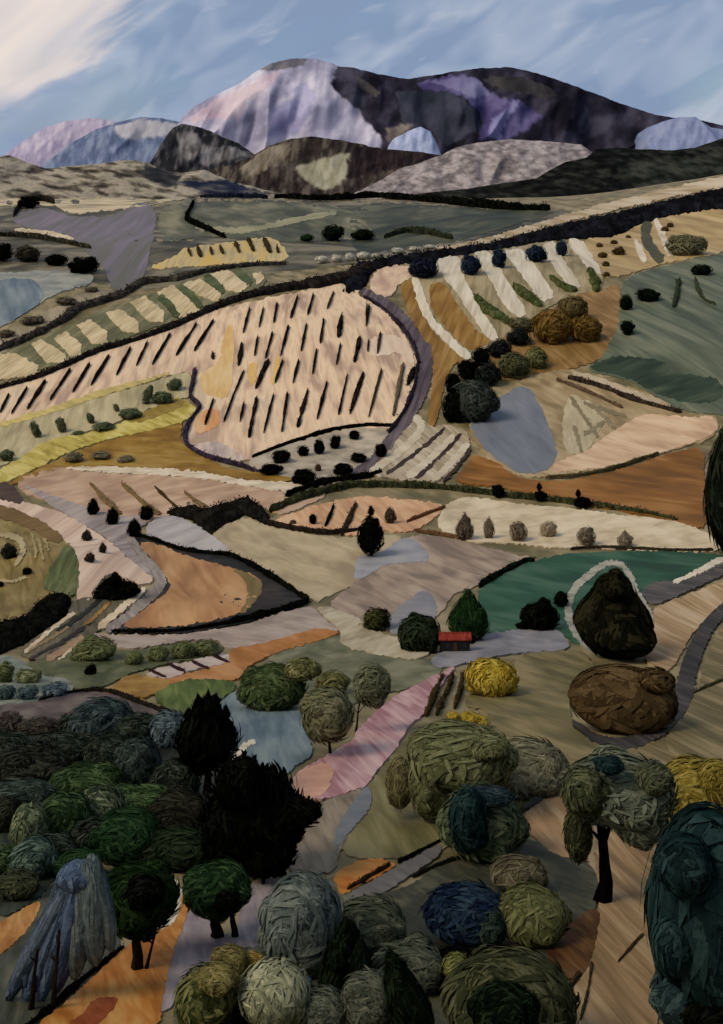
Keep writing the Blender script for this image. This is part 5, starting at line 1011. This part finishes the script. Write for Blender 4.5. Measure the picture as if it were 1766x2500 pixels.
fg(10, (1420, 840, 200, 200), [(56, 62, 54), (76, 82, 72), (98, 102, 90)], 'grey green bush at the bottom below the conifer')
fg(10, (1340, 720, 70, 70), [(52, 68, 96), (68, 86, 116)], 'small blue bush at the foot of the slate bush')
fg(11, (80, 470, 260, 260), [(48, 54, 46), (68, 74, 62), (92, 94, 80)], 'grey olive bush left of the navy bush')
fg(11, (30, 380, 150, 70), TEAL, 'flat teal bush beside the orange bank')
fg(11, (490, 410, 330, 260), [(14, 22, 40), (24, 36, 56), (44, 60, 74)], 'navy blue bush in the right foreground', extra=((590, 470, 170, 200, [(26, 38, 36), (40, 54, 48), (58, 72, 62)]),))
fg(11, (780, 420, 270, 260), [(58, 62, 38), (80, 84, 54), (104, 106, 72)], 'olive bush right of the navy bush', sl=.5)
fg(11, (720, 240, 220, 160), [(62, 60, 48), (82, 78, 62), (102, 98, 80)], 'grey brown bush under the peach ground', sl=.5)
fg(11, (640, 130, 160, 120), [(64, 62, 54), (82, 80, 70), (100, 96, 86)], 'slate brown bush below the oval bush')
fg(11, (240, 650, 300, 230), [(46, 52, 44), (64, 70, 60), (86, 90, 78)], 'grey green bush left of the black bush with an olive heart')
fg(11, (440, 655, 265, 190), BLACK, 'black bush with an olive heart', extra=((445, 650, 125, 140, [(76, 80, 40), (100, 104, 58), (122, 124, 80)]), (420, 750, 130, 140, DKGRN)))
fg(11, (690, 800, 500, 440), [(34, 38, 26), (54, 58, 40), (80, 82, 60)], 'big dark olive swirling bush at the bottom right', extra=((660, 840, 280, 270, BLKGRN), (650, 880, 170, 160, [(48, 56, 36), (66, 74, 50), (88, 94, 68)])), sl=.6)
fg(11, (230, 800, 150, 420), BLKGRN, 'slim black tree leaning at the bottom', 'tree', shape='cypress', tilt=-.35)
fg(11, (60, 800, 220, 260), [(54, 60, 52), (74, 80, 70), (96, 98, 86)], 'grey sage bush left of the slim black tree')
fg(11, (-30, 640, 110, 240), BLKGRN, 'black green bush left of the grey sage bush')
for i, (s, w) in enumerate((('11: 1272,515 1220,570 1160,640', 11), ('11: 1045,640 1030,760 995,895', 9), ('11: 990,680 955,735 915,795', 11))):
    hedge('log', ['dark fallen branch on the right of the peach footpath', 'long dark branch lying beside the peach footpath', 'short dark branch at the edge of the swirling bush'][i], 'branch', s, [w, w * .8, w * .5], 5, [(42, 36, 26), (64, 54, 40)], one=True, leaf=.2)
